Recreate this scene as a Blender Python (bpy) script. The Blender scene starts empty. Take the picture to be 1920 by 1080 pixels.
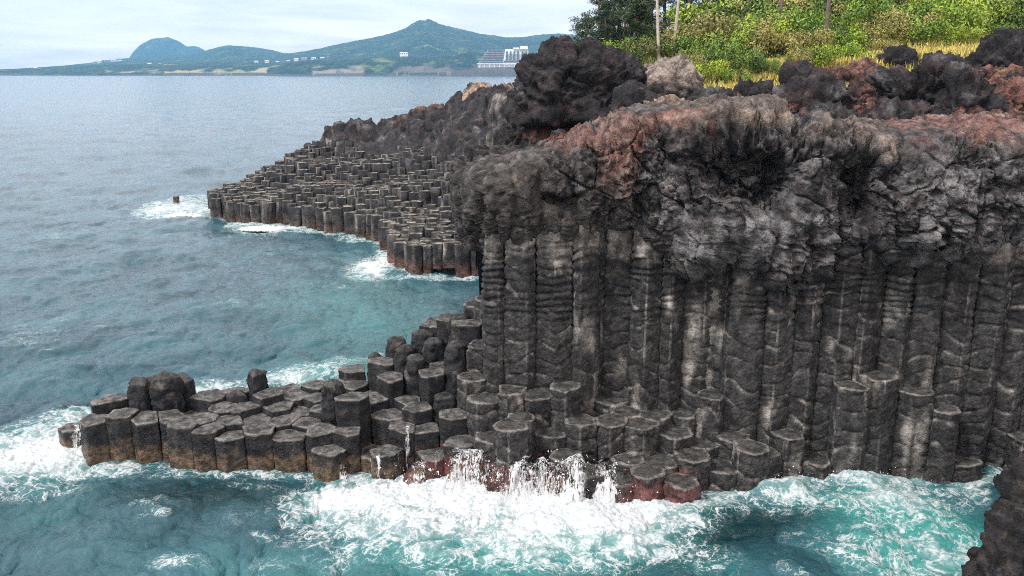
import bpy, math, random
import numpy as np
from mathutils import Vector, Matrix
rng = np.random.RandomState(7)
random.seed(7)
SC = bpy.context.scene
COL = SC.collection
R = math.radians

# ------------------------------------------------------------------ camera numbers
F, CX, CY, HH = 1600.0, 960.0, 540.0, 20.0
PITCH = math.atan(407.0 / F)
CP, SP = math.cos(PITCH), math.sin(PITCH)

def ray(px, py):
    a = (px - CX) / F; b = (CY - py) / F
    return np.array([a, CP + b * SP, -SP + b * CP])
def atz(px, py, z):
    d = ray(px, py); t = (z - HH) / d[2]
    return np.array([d[0] * t, d[1] * t, z])
def aty(px, py, Y):
    d = ray(px, py); t = Y / d[1]
    return np.array([d[0] * t, Y, HH + d[2] * t])

# ------------------------------------------------------------------ numpy noise
_p = np.arange(256); np.random.RandomState(3).shuffle(_p)
PERM = np.concatenate([_p, _p, _p, _p]).astype(np.int32)
_g = np.random.RandomState(5).normal(size=(256, 3)); _g /= np.linalg.norm(_g, axis=1)[:, None]
GRAD = _g.astype(np.float32)
_J = np.random.RandomState(9).rand(256, 3).astype(np.float32)

def perlin(P):
    P = np.asarray(P, dtype=np.float32)
    I = np.floor(P).astype(np.int32); f = P - I; I &= 255
    u = f * f * f * (f * (f * 6 - 15) + 10)
    out = np.zeros(len(P), np.float32)
    for dx in (0, 1):
        wx = u[:, 0] if dx else 1 - u[:, 0]
        a = PERM[I[:, 0] + dx]
        for dy in (0, 1):
            wy = u[:, 1] if dy else 1 - u[:, 1]
            b = PERM[a + I[:, 1] + dy]
            for dz in (0, 1):
                wz = u[:, 2] if dz else 1 - u[:, 2]
                g = GRAD[PERM[b + I[:, 2] + dz] & 255]
                d = g[:, 0] * (f[:, 0] - dx) + g[:, 1] * (f[:, 1] - dy) + g[:, 2] * (f[:, 2] - dz)
                out += wx * wy * wz * d
    return out * 1.5
def fbm(P, o=4, g=.5, mode=0):
    P = np.asarray(P, dtype=np.float32)
    s = 0; a = 1.0; t = 0
    for k in range(o):
        n = perlin(P * (2.03 ** k) + 17.3 * k)
        if mode == 1: n = 1 - 2 * np.abs(n)          # ridged
        elif mode == 2: n = 2 * np.abs(n) - .6       # billowed
        s = s + a * n; t += a; a *= g
    return s / t
def worley(P):
    P = np.asarray(P, dtype=np.float32)
    I = np.floor(P).astype(np.int32)
    f1 = np.full(len(P), 9., np.float32); f2 = f1.copy(); cid = np.zeros(len(P), np.int32)
    for dx in (-1, 0, 1):
        for dy in (-1, 0, 1):
            for dz in (-1, 0, 1):
                c = I + np.array([dx, dy, dz])
                h = PERM[PERM[PERM[c[:, 0] & 255] + (c[:, 1] & 255)] + (c[:, 2] & 255)] & 255
                q = c + _J[h] - P
                d = np.sqrt((q * q).sum(1))
                m = d < f1
                f2 = np.where(m, f1, np.minimum(f2, d)); cid = np.where(m, h, cid); f1 = np.where(m, d, f1)
    return f1, f2, cid
def sstep(a, b, x):
    t = np.clip((x - a) / (b - a), 0, 1); return t * t * (3 - 2 * t)
def lerp(a, b, t): return a + (b - a) * t
def mixc(c, d, m):
    return c + (np.asarray(d, dtype=np.float32) - c) * np.asarray(m)[:, None]

# ------------------------------------------------------------------ mesh helpers
def link(o, parent=None):
    COL.objects.link(o)
    if parent is not None: o.parent = parent
    return o
def np_mesh(name, V, Fc, cols=None, mat=None, smooth=True):
    """Fc: list of arrays of faces (each (n,k)), cols: dict name -> (n,4) or (n,)"""
    me = bpy.data.meshes.new(name)
    V = np.ascontiguousarray(V, dtype=np.float32)
    if not isinstance(Fc, (list, tuple)): Fc = [Fc]
    Fc = [np.asarray(f, dtype=np.int32) for f in Fc if len(f)]
    loops = np.concatenate([f.ravel() for f in Fc])
    tot = np.concatenate([np.full(len(f), f.shape[1], np.int32) for f in Fc])
    st = np.concatenate([[0], np.cumsum(tot)[:-1]]).astype(np.int32)
    me.vertices.add(len(V)); me.vertices.foreach_set('co', V.ravel())
    me.loops.add(len(loops)); me.loops.foreach_set('vertex_index', loops)
    me.polygons.add(len(tot)); me.polygons.foreach_set('loop_start', st)
    me.polygons.foreach_set('loop_total', tot)
    me.polygons.foreach_set('use_smooth', np.full(len(tot), bool(smooth)))
    if cols:
        for k, a in cols.items():
            a = np.asarray(a, dtype=np.float32)
            if a.ndim == 2:
                if a.shape[1] == 3: a = np.concatenate([a, np.ones((len(a), 1), np.float32)], 1)
                at = me.attributes.new(k, 'FLOAT_COLOR', 'POINT'); at.data.foreach_set('color', np.ascontiguousarray(a).ravel())
            else:
                at = me.attributes.new(k, 'FLOAT', 'POINT'); at.data.foreach_set('value', np.ascontiguousarray(a))
    me.update(calc_edges=True); me.validate()
    if mat: me.materials.append(mat)
    return me
def grid_faces(nr, nc, wrap=False):
    r = np.arange(nr - 1)[:, None]; c = np.arange(nc if wrap else nc - 1)[None, :]
    c2 = (c + 1) % nc
    a = r * nc + c; b = r * nc + c2; d = (r + 1) * nc + c2; e = (r + 1) * nc + c
    return np.stack([a, b, d, e], -1).reshape(-1, 4)
def grid_normals(P):
    """P (nr,nc,3)"""
    du = np.gradient(P, axis=1); dv = np.gradient(P, axis=0)
    n = np.cross(du, dv); n /= (np.linalg.norm(n, axis=2, keepdims=True) + 1e-9)
    return n
def mk(name, me, loc=(0, 0, 0), parent=None):
    o = bpy.data.objects.new(name, me); o.location = loc
    return link(o, parent)
def proj(p):
    x, y, z = p[0], p[1], p[2] - HH
    d = y * CP - z * SP
    return CX + F * x / d, CY - F * (y * SP + z * CP) / d
def tag(o, label=None, cat=None, group=None, kind=None):
    if label: o['label'] = label
    if cat: o['category'] = cat
    if group: o['group'] = group
    if kind: o['kind'] = kind
    return o
def empty(name, loc=(0, 0, 0), rz=0):
    o = bpy.data.objects.new(name, None); o.location = loc; o.rotation_euler[2] = rz
    o.empty_display_size = .3
    return link(o)

# ------------------------------------------------------------------ node helpers
def newmat(name):
    m = bpy.data.materials.new(name); m.use_nodes = True
    nt = m.node_tree; nt.nodes.clear()
    return m, nt
class NT:
    def __init__(s, nt): s.t = nt
    def n(s, typ, **kw):
        n = s.t.nodes.new(typ)
        for k, v in kw.items():
            if k.startswith('i_'):
                key = k[2:]
                key = int(key) if key.isdigit() else key.replace('_', ' ')
                sock = n.inputs[key]
                if hasattr(v, 'is_output') or isinstance(v, bpy.types.NodeSocket): s.t.links.new(v, sock)
                else: sock.default_value = v
            else: setattr(n, k, v)
        return n
    def l(s, a, b): s.t.links.new(a, b)
    def math(s, op, a, b=0.0, c=None, clamp=False):
        n = s.t.nodes.new('ShaderNodeMath'); n.operation = op; n.use_clamp = clamp
        for i, v in enumerate((a, b) if c is None else (a, b, c)):
            if isinstance(v, bpy.types.NodeSocket): s.t.links.new(v, n.inputs[i])
            else: n.inputs[i].default_value = v
        return n.outputs[0]
    def ramp(s, x, lo, hi, a=0.0, b=1.0):
        n = s.t.nodes.new('ShaderNodeMapRange'); n.interpolation_type = 'SMOOTHSTEP'
        for i, v in enumerate((x, lo, hi, a, b)):
            if isinstance(v, bpy.types.NodeSocket): s.t.links.new(v, n.inputs[i])
            else: n.inputs[i].default_value = v
        return n.outputs[0]
    def mix(s, f, a, b, blend='MIX'):
        n = s.t.nodes.new('ShaderNodeMix'); n.data_type = 'RGBA'; n.blend_type = blend
        for i, v in ((0, f), (6, a), (7, b)):
            if isinstance(v, bpy.types.NodeSocket): s.t.links.new(v, n.inputs[i])
            else: n.inputs[i].default_value = v if i == 0 else (tuple(v) + (1,) if len(v) == 3 else v)
        return n.outputs[2]
    def noise(s, vec, scale, detail=4, rough=.55, dist=0.0):
        n = s.t.nodes.new('ShaderNodeTexNoise')
        n.inputs['Scale'].default_value = scale; n.inputs['Detail'].default_value = detail
        n.inputs['Roughness'].default_value = rough; n.inputs['Distortion'].default_value = dist
        if vec is not None: s.t.links.new(vec, n.inputs['Vector'])
        return n.outputs[0]
    def vor(s, vec, scale, feature='F1'):
        n = s.t.nodes.new('ShaderNodeTexVoronoi'); n.feature = feature
        n.inputs['Scale'].default_value = scale
        if vec is not None: s.t.links.new(vec, n.inputs['Vector'])
        return n.outputs[0]

def rock_material(name, fine=1.0, bump=.6, dist=.08):
    """colour from the rock's own 'col' attribute (alpha = wetness), broken up by grain"""
    m, nt = newmat(name); T = NT(nt)
    out = T.n('ShaderNodeOutputMaterial'); b = T.n('ShaderNodeBsdfPrincipled')
    T.l(b.outputs[0], out.inputs[0])
    at = T.n('ShaderNodeAttribute', attribute_name='col')
    pos = T.n('ShaderNodeNewGeometry').outputs['Position']
    n1 = T.noise(pos, 2.2 * fine, 8, .62)
    n2 = T.noise(pos, 9 * fine, 6, .6, .6)
    n3 = T.vor(pos, 14 * fine)
    g = T.math('MULTIPLY', T.ramp(n1, .34, .66, .42, 1.7), T.ramp(n2, .34, .66, .78, 1.22))
    g = T.math('MULTIPLY', g, T.ramp(n3, .05, .5, .75, 1.1))
    cmb = T.n('ShaderNodeCombineColor'); [T.l(g, cmb.inputs[i]) for i in range(3)]
    c = T.mix(1.0, at.outputs['Color'], cmb.outputs[0], 'MULTIPLY')
    sp = T.ramp(T.noise(pos, 17 * fine, 4, .7), .64, .76, 0, .14)     # pale mineral specks / lichen
    c = T.mix(sp, c, (.26, .245, .23))
    T.l(c, b.inputs['Base Color'])
    T.l(T.ramp(at.outputs['Alpha'], 0, 1, .82, .28), b.inputs['Roughness'])
    b.inputs['Specular IOR Level'].default_value = .28
    h = T.math('ADD', T.math('MULTIPLY', n1, 1.0), T.math('MULTIPLY', n2, .45))
    n4 = T.noise(pos, 4 * fine, 7, .72, .25); h = T.math('ADD', h, T.math('MULTIPLY', T.math('ABSOLUTE', T.math('SUBTRACT', n4, .5)), -1.6))
    h = T.math('ADD', h, T.math('MULTIPLY', n3, .25))
    bp = T.n('ShaderNodeBump'); bp.inputs['Strength'].default_value = bump; bp.inputs['Distance'].default_value = dist
    T.l(h, bp.inputs['Height']); T.l(bp.outputs[0], b.inputs['Normal'])
    return m
M_ROCK = rock_material('basalt', 1.0, .8, .14)
M_LAVA = rock_material('lava_rock', .9, 1.0, .22)
M_FAR = rock_material('far_basalt', .45, .9, .3)

def leaf_material(name, c1, c2, scale=.6):
    m, nt = newmat(name); T = NT(nt)
    out = T.n('ShaderNodeOutputMaterial'); b = T.n('ShaderNodeBsdfPrincipled'); T.l(b.outputs[0], out.inputs[0])
    oi = T.n('ShaderNodeObjectInfo'); pos = T.n('ShaderNodeNewGeometry').outputs['Position']
    ri = T.n('ShaderNodeNewGeometry').outputs['Random Per Island']
    f = T.math('ADD', T.math('MULTIPLY', T.noise(pos, scale, 3), .9), T.math('MULTIPLY', ri, .45))
    f = T.math('ADD', f, T.math('MULTIPLY', T.math('SUBTRACT', oi.outputs['Random'], .5), .5))
    c = T.mix(T.ramp(f, .3, 1.0), c1, c2)
    T.l(c, b.inputs['Base Color']); b.inputs['Roughness'].default_value = .6
    b.inputs['Specular IOR Level'].default_value = .25
    b.inputs['Subsurface Weight'].default_value = 0
    return m
def flat_material(name, c, rough=.7, var=.25, scale=2.0):
    m, nt = newmat(name); T = NT(nt)
    out = T.n('ShaderNodeOutputMaterial'); b = T.n('ShaderNodeBsdfPrincipled'); T.l(b.outputs[0], out.inputs[0])
    pos = T.n('ShaderNodeNewGeometry').outputs['Position']
    n = T.noise(pos, scale, 6, .6)
    c2 = tuple(x * (1 - var) for x in c)
    T.l(T.mix(T.ramp(n, .3, .7), c2, c), b.inputs['Base Color']); b.inputs['Roughness'].default_value = rough
    return m
# ------------------------------------------------------------------ basalt columns
def clip_cell(c, nb):
    """Voronoi cell of seed c against neighbours nb"""
    poly = [np.array([c[0] + a, c[1] + b]) for a, b in ((-3, -3), (3, -3), (3, 3), (-3, 3))]
    for q in nb:
        n = q - c; mid = (q + c) / 2; out = []
        for i in range(len(poly)):
            p0, p1 = poly[i], poly[(i + 1) % len(poly)]
            d0, d1 = np.dot(p0 - mid, n), np.dot(p1 - mid, n)
            if d0 <= 0: out.append(p0)
            if (d0 < 0 < d1) or (d1 < 0 < d0): out.append(p0 + (p1 - p0) * d0 / (d0 - d1))
        poly = out
        if len(poly) < 3: return None
    return np.array(poly)
def inside(poly, x, y):
    c = False; j = len(poly) - 1
    for i in range(len(poly)):
        xi, yi = poly[i][:2]; xj, yj = poly[j][:2]
        if (yi > y) != (yj > y) and x < (xj - xi) * (y - yi) / (yj - yi) + xi: c = not c
        j = i
    return c
def ring(poly, n, inset, rnd=.16):
    """resample a cell to n points, corners cut by rnd; also returns closeness to a corner"""
    ce = poly.mean(0)
    rad = np.linalg.norm(poly - ce, axis=1).mean()
    k = 1 - inset / max(rad, .2)
    P = ce + (poly - ce) * k
    out = []
    m = len(P)
    for i in range(m):
        a, b, c = P[i - 1], P[i], P[(i + 1) % m]
        la, lc = np.linalg.norm(a - b), np.linalg.norm(c - b)
        ra, rc = min(rnd, la * .4), min(rnd, lc * .4)
        pa = b + (a - b) / max(la, 1e-6) * ra; pc = b + (c - b) / max(lc, 1e-6) * rc
        out += [(pa, .6), (pa * .25 + b * .5 + pc * .25, 1.0), (pc, .6)]
        out.append(((b + (c - b) * .5), 0.0))
    Q = np.array([o[0] for o in out]); W = np.array([o[1] for o in out])
    Q2 = np.vstack([Q, Q[:1]]); W2 = np.append(W, W[0])
    L = np.concatenate([[0], np.cumsum(np.linalg.norm(np.diff(Q2, axis=0), axis=1))])
    t = np.linspace(0, L[-1], n, endpoint=False)
    return np.stack([np.interp(t, L, Q2[:, 0]), np.interp(t, L, Q2[:, 1])], 1), np.interp(t, L, W2), ce

C_DARK = np.array([.0138, .0142, .0158], np.float32)
C_PALE = np.array([.240, .225, .206], np.float32)
C_TOP = np.array([.082, .081, .076], np.float32)
C_BARN = np.array([.155, .105, .060], np.float32)
C_ALGA = np.array([.115, .046, .044], np.float32)

def column_mesh(poly, z0, z1, style, seg=.11, mat=None, tilt=None, seed=0, red=None):
    """style: 'face' ribbed cliff column, 'low' platform column, 'knob' lumpy tall, 'far'"""
    rs = np.random.RandomState(seed)
    per = np.linalg.norm(poly - np.roll(poly, 1, 0), axis=1).sum()
    n = max(16 if style == 'far' else 26, int(per / seg))
    Rg, W, ce = ring(poly, n, .035 if style == 'far' else (.022 if style == 'low' else .075), .3 if style == 'knob' else (.03 if style == 'low' else .06))
    rad = np.linalg.norm(Rg - ce, axis=1).mean()
    nz = max(4, int((z1 - z0) / (seg * (2.6 if style == 'far' else 1.0))))
    zs = np.linspace(z0, z1, nz)
    nr = 5 if style == 'far' else 9
    fr = np.linspace(1, .04, nr)[1:]
    ZZ, _ = np.meshgrid(zs, np.arange(n), indexing='ij')
    X = np.tile(Rg[:, 0], (nz, 1)); Y = np.tile(Rg[:, 1], (nz, 1)); Wm = np.tile(W, (nz, 1))
    cx, cy = ce
    D = np.stack([X - cx, Y - cy], -1); D /= np.linalg.norm(D, axis=2, keepdims=True)
    P = np.stack([X, Y, ZZ], -1)
    PF = P.reshape(-1, 3) + seed * 3.1
    e = 1 - sstep(.25, 1.0, Wm.ravel())
    if style == 'face':
        pz = rs.uniform(.36, .56); zr = ZZ.ravel()
        PW = PF + .35 * np.stack([perlin(PF * 1.1 + 3), perlin(PF * 1.1 + 33), perlin(PF * 1.1 + 63)], 1)
        w = zr / pz + .9 * perlin(PF * [.6, .6, .9]) + rs.rand() + .35 * np.sin(zr * 1.3 + seed)
        fr_ = w - np.floor(w); band = sstep(0, .18, fr_) * sstep(1.0, .62, fr_)
        ribs = sstep(7.2, 8.6, zr + .8 * perlin(PF * .3)) * sstep(12.2, 11.0, zr + 1.2 * perlin(PF * .5 + 4))
        big = fbm(PF * [.9, .9, .8] + 31, 3)
        lp = rs.uniform(.7, 1.5); w2 = zr / lp + .8 * perlin(PF * [.7, .7, .5] + 70) + rs.rand(); f2_ = w2 - np.floor(w2); lump = sstep(.0, .16, f2_) * sstep(1.0, .80, f2_)
        m = sstep(.22, .5, lump * .55 + .35 + .55 * big + .35 * fbm(PF * 2.6 + 40, 3)) * sstep(.02, .34, e + .38 * perlin(PF * [1.6, 1.6, .45] + 9) + .12)
        m = m * (1 - .75 * sstep(10.6, 12.0, zr + 1.0 * perlin(PF * .6 + 14)))
        rough = fbm(PW * 4.5, 4, .65, 1)
        pale = sstep(.06, .26, fbm(PF * [.6, .6, .2] + 15, 3) - .25 * (1 - e) + .25 * sstep(10.4, 11.4, zr) * sstep(11, 8, PF[:, 0] - seed * 3.1) - .08); m = m * (1 - .85 * pale)
        d = m * (.02 + .075 * rough + .085 * lump * (1 - ribs)) + .125 * ribs * (.5 + sstep(-.3, .3, fbm(PF * [.4, .4, .5] + 80, 2))) * (band - .6) + .035 * big + .035 * fbm(PF * 2.5, 3)
        d += .03 * np.sin(zr * .9 + seed)
        col = np.tile(C_PALE * rs.uniform(.7, 1.05), (len(PF), 1))
        col = mixc(col, C_PALE * .4, sstep(-.15, .35, fbm(PF * [1.3, 1.3, .6] + 5, 3)))
        dark = C_DARK * rs.uniform(.75, 1.25)
        col = mixc(col, dark, m * .95)
        col = mixc(col, [.075, .072, .068], m * .45 * sstep(.5, .85, rough))
        col = mixc(col, dark * .9, ribs * .6 * sstep(-.35, .15, fbm(PF * 1.4 + 44, 3)))
    elif style == 'knob':
        k1_, k2_, kc = worley(PF * 1.5)
        d = .14 * (kc / 255.0 - .5) + .12 * fbm(PF * 1.1, 4, .55, 2) + .05 * fbm(PF * 5, 3, .6, 1) - .05
        taper = sstep(z1 - .7, z1, ZZ.ravel()); d -= .16 * taper ** 2 * rad; d += .10 * fbm(PF * [.8, .8, 1.6] + 60, 3, .55, 2)
        col = mixc(np.tile(C_DARK * 1.1, (len(PF), 1)), C_PALE * .8, sstep(.2, .6, fbm(PF * .9 + 4, 3)) * .6)
    elif style == 'low':
        _, _, kc = worley(PF * [1.1, 1.1, 1.6] + 3)
        w = ZZ.ravel() / .8 + .3 * perlin(PF * .6)
        d = .05 * (kc / 255.0 - .5) + .035 * fbm(PF * 1.6, 4) + .012 * np.abs(np.sin(np.pi * w)) + .02 * fbm(PF * 7, 2, .5, 1)
        crk = sstep(.06, .0, np.abs(perlin(PF * [.25, .25, 1.6] + 50)))
        d -= .02 * crk
        col = np.tile(C_DARK * rs.uniform(.8, 1.35), (len(PF), 1))
        col = mixc(col, [.085, .075, .06], sstep(.05, .6, fbm(PF * 1.3 + 4, 4)) * .6)
    else:
        d = .07 * fbm(PF * .9, 3)
        col = np.tile(C_DARK * rs.uniform(.9, 1.5), (len(PF), 1))
        col = mixc(col, C_PALE * .7, sstep(.1, .5, fbm(PF * .5 + 3, 2)) * .4)
        col = mixc(col, C_PALE * 1.1, sstep(.35, .9, Wm.ravel()) * sstep(-.2, .3, fbm(PF * .6 + 30, 2)) * .8)
    P = P.reshape(-1, 3).copy()
    P[:, :2] += D.reshape(-1, 2) * np.asarray(d)[:, None]
    if tilt is not None:
        P[:, 0] += tilt[0] * (P[:, 2] - z0); P[:, 1] += tilt[1] * (P[:, 2] - z0)
    # sea-level growth: barnacle crust and red algae
    zf = P[:, 2]; nb = fbm(P * [1.2, 1.2, 2.0], 3)
    if style != 'far':
        zc = .85 + .7 * nb
        bm = sstep(zc + .35, zc - .2, zf) * (.45 + .55 * sstep(-.2, .3, fbm(P * 6, 3)))
        amt = red(P) if red is not None else np.zeros(len(P))
        barn = .75 if style == 'low' else .35
        col = mixc(col, C_BARN, bm * barn * (1 - amt) * sstep(-3, -8, P[:, 0]).clip(.12, 1))
        col = mixc(col, C_ALGA, sstep(zc + .8, zc + .1, zf) * amt * (.7 + .3 * sstep(-.3, .3, fbm(P * 5, 2))))
        wet = sstep(2.6, 1.2, zf) * .85
    else:
        col = mixc(col, [.10, .065, .045] if P[0, 1] > 100 else [.14, .065, .048], sstep(1.0, .35, zf + .4 * nb) * .8)
        wet = sstep(2.0, .6, zf) * .5
    wet = np.clip(wet + (.28 if style == 'low' else .22) + .5 * sstep(.1, .5, fbm(P * [.5, .5, .3] + 23, 3)), 0, 1)
    # top cap
    top = P[(nz - 1) * n:]; tw = []; tc = []; tt = []
    tc0 = np.array([*(top[:, :2].mean(0)), z1])
    for k, f in enumerate(fr):
        q = tc0 + (top - tc0) * f
        q = q.copy()
        dd = (1 - f)
        if style == 'far': q[:, 2] = z1 - .16 * math.sin(dd * 2.6) + .22 * fbm(q * .8 + seed, 2)
        elif style == 'knob': q[:, 2] = z1 + .28 * (1 - f * f) + .16 * fbm(q * 1.4 + seed, 3)
        else:
            q[:, 2] = z1 + (.09 if style == 'low' else .14) * fbm(q * 1.3 + seed, 4) * sstep(0, .15, dd) + .03 * fbm(q * 6 + seed, 3) - .03 * sstep(.06, .0, np.abs(perlin(q * 1.1 + 3 * seed)))
        tt.append(q)
        cc = np.tile(C_TOP * rs.uniform(.8, 1.25), (n, 1))
        if style == 'far':
            cc = mixc(np.tile(np.array([.34, .315, .27]) * (.55 + .75 * rs.rand()), (n, 1)), np.array([.06, .055, .048]) * rs.uniform(.7, 1.8), np.full(n, float(sstep(.1, .4, dd))))
        if style == 'face': cc = mixc(cc * .5, C_PALE * .9, np.full(n, float(sstep(.25, .0, dd))) * .8)
        if style == 'knob': cc = cc * .45
        if style == 'low': cc = mixc(cc, C_DARK * 1.6, sstep(-.15, .35, fbm(q * .9 + 21, 3)) * .75); cc = mixc(cc, C_PALE * .9, np.full(n, float(sstep(.22, .0, dd))) * .6)
        cc = mixc(cc, cc[0] * .5, sstep(.1, .5, fbm(q * 2.2 + 7, 3)))
        tw.append(.1 + (.85 * sstep(.0, .35, fbm(q * 1.0 + 51, 3)) if style != 'far' else 0) * np.ones(n)); tc.append(cc)
    if style in ('low', 'face'):      # softened, chipped rim
        rim = top.copy(); chip = .005 + .16 * np.clip(fbm(top * 2.0 + seed, 3), 0, 1)
        P[(nz - 1) * n:, 2] -= chip
        col[(nz - 1) * n:] = col[(nz - 1) * n:] * .5 + C_PALE * .5 * .8
    P = np.vstack([P] + tt); col = np.vstack([col] + tc); wet = np.concatenate([wet] + tw)
    Fq = grid_faces(nz + len(fr), n, True)
    P = np.vstack([P, [tc0 + [0, 0, tt[-1][:, 2].mean() - z1]]])
    col = np.vstack([col, col[-1:]]); wet = np.append(wet, wet[-1])
    last = (nz + len(fr) - 1) * n
    tri = np.stack([np.arange(n) + last, (np.arange(n) + 1) % n + last, np.full(n, len(P) - 1)], 1)
    org = np.array([ce[0], ce[1], z0])
    me = np_mesh('basalt_column', P - org, [Fq, tri], {'col': np.concatenate([col, wet[:, None]], 1)}, mat or M_ROCK)
    return me, org

# ---- plan of the near shore: pixels on the photograph's waterline, put down on the sea plane
WL = [(160, 850), (200, 864), (300, 880), (420, 893), (520, 890), (600, 893), (700, 893), (800, 905), (900, 905),
      (1050, 925), (1120, 943), (1200, 952), (1290, 953), (1370, 930), (1420, 912), (1520, 900), (1640, 905), (1780, 905), (1900, 900), (2100, 900)]
WLP = np.array([atz(a, b, 0)[:2] for a, b in WL])
near_poly = [tuple(p) for p in WLP] + [(33, 47), (-4, 48.5), tuple(atz(640, 712, 2.6)[:2]), tuple(atz(500, 716, 2.6)[:2]),
             tuple(atz(380, 733, 2.4)[:2]), tuple(atz(255, 738, 2.4)[:2]), tuple(atz(165, 742, 2.4)[:2])]
def red_amt(P):
    n = 1.2 * fbm(P * .8 + 3, 3)
    a = sstep(-5.4, -3.4, P[:, 0] + n) * sstep(3.0, 1.6, P[:, 0] + n)
    b = sstep(4.6, 5.8, P[:, 0] + n) * sstep(9.4, 8.0, P[:, 0] + n) * sstep(39.2, 38.4, P[:, 1])
    return np.clip(a + b, 0, 1)
ctrl = []
for px, py, z in [(185, 765, 2.5), (230, 775, 2.35), (300, 775, 2.25), (370, 780, 2.3), (340, 760, 2.3), (420, 800, 2.1), (480, 785, 2.1), (430, 765, 2.3),
                  (500, 840, 1.8), (545, 850, 1.35), (590, 868, .9), (540, 760, 2.4), (590, 755, 2.5), (480, 745, 2.6), (600, 735, 2.6),
                  (380, 740, 2.4), (560, 790, 2.0), (610, 790, 2.1), (640, 800, 2.3), (680, 800, 2.6), (660, 820, 2.5), (630, 830, 2.2), (450, 850, 1.9), (400, 830, 2.1), (640, 880, .5), (630, 845, 1.2), (170, 745, 2.4)]:
    p = atz(px, py, z); ctrl.append((p[0], p[1], z))
for px, py, Y in [(690, 690, 46.6), (725, 655, 46.6), (755, 640, 46.4), (795, 632, 46.5), (830, 618, 46.4), (862, 606, 46.4), (890, 566, 46.2),
                  (650, 745, 44.5), (700, 738, 44.3), (740, 700, 44.6), (785, 668, 44.6), (820, 690, 44.3), (860, 640, 44.5), (895, 600, 44.3), (930, 528, 44.0), (905, 536, 44.6), (884, 572, 45.2), (862, 604, 45.2), (900, 560, 43.4), (880, 600, 43.6), (855, 650, 43.4),
                  (640, 795, 42.6), (690, 790, 42.6), (740, 775, 42.6), (780, 750, 42.5), (830, 735, 42.5), (870, 725, 42.5), (905, 690, 42.6), (935, 600, 42.7),
                  (690, 842, 40.8), (740, 800, 40.8), (800, 795, 40.8), (840, 790, 40.7), (900, 740, 41.0), (940, 740, 41),
                  (700, 880, 39.5), (780, 880, 39.2), (830, 850, 39.4), (900, 800, 39.5), (960, 800, 39.5), (960, 800, 38.7),
                  (1000, 735, 40.8), (1040, 735, 40.8), (1090, 745, 40.8), (1135, 790, 40.4), (1200, 765, 40.7), (1255, 790, 40.3), (1300, 800, 40.4), (1342, 745, 40.8),
                  (1400, 810, 40.8), (1450, 820, 40.6), (1500, 810, 40.9), (1560, 850, 40.8), (1600, 715, 41.0), (1660, 712, 41.0), (1720, 715, 41.0), (1770, 740, 41.0), (1830, 800, 41.0), (1890, 800, 41),
                  (1010, 860, 38.8), (1100, 880, 38.6), (1150, 885, 37.9), (1230, 892, 37.6), (1310, 888, 37.6), (1200, 915, 36.6), (1290, 912, 36.8),
                  (1140, 800, 39.5), (1200, 810, 39.3), (1265, 800, 39.4), (1330, 850, 39.2), (1400, 835, 39.2), (1480, 825, 39.3), (1540, 860, 39.3), (1600, 722, 39.5), (1680, 716, 39.5), (1750, 735, 39.5), (1800, 850, 39.5), (1850, 820, 39.6)]:
    p = aty(px, py, Y); ctrl.append((p[0], p[1], p[2]))
CT = np.array(ctrl)
special = []      # (px, py of the top, z, style, label)
for px, py, z, st, lab in [
        (260, 716, -43.9, 'knob', 'leftmost knob of the dark lumpy cluster rising from the low platform'),
        (288, 712, -45.0, 'knob', 'second lumpy knob of the tall cluster on the low platform'),
        (310, 704, -44.0, 'knob', 'tallest lumpy knob of the cluster on the low platform'),
        (338, 712, -45.0, 'knob', 'rightmost knob of the dark lumpy cluster on the low platform'),
        (474, 703, -45.0, 'knob', 'lone rounded column stump standing on the back edge of the low platform'),
        (452, 738, -44.6, 'knob', 'small rounded stump just left of the lone standing column stump'),
        (630, 722, 4.0, 'knob', 'round-topped knob at the left end of the rising stepped columns'),
        (652, 742, 3.6, 'low', 'broad flat-topped column standing highest at the right end of the low platform'),
        (135, 800, 1.35, 'low', 'small low column standing alone in the foam off the platform tip')]:
    p = atz(px, py, z) if z > 0 else aty(px, py, -z); special.append((p[0], p[1], p[2], st, lab))
seeds = [np.array(s[:2]) for s in special]; info = [(s[2], s[3], s[4]) for s in special]
dx, dy = 1.42, 1.24
row = 0; Y = 34.6
rs0 = np.random.RandomState(21)
while Y < 49:
    x = -25 + (row % 2) * dx / 2
    while x < 31:
        j = rs0.uniform(-.3, .3, 2) * 1.2
        p = np.array([x + j[0], Y + j[1]])
        if all(np.linalg.norm(p - s) > 1.0 for s in seeds[:len(special)]):
            seeds.append(p); info.append(None)
        x += dx * (1.0 if x < -1 else 1.04)
    Y += dy; row += 1
S = np.array(seeds)
near_cols = []
rs1 = np.random.RandomState(4)
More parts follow.
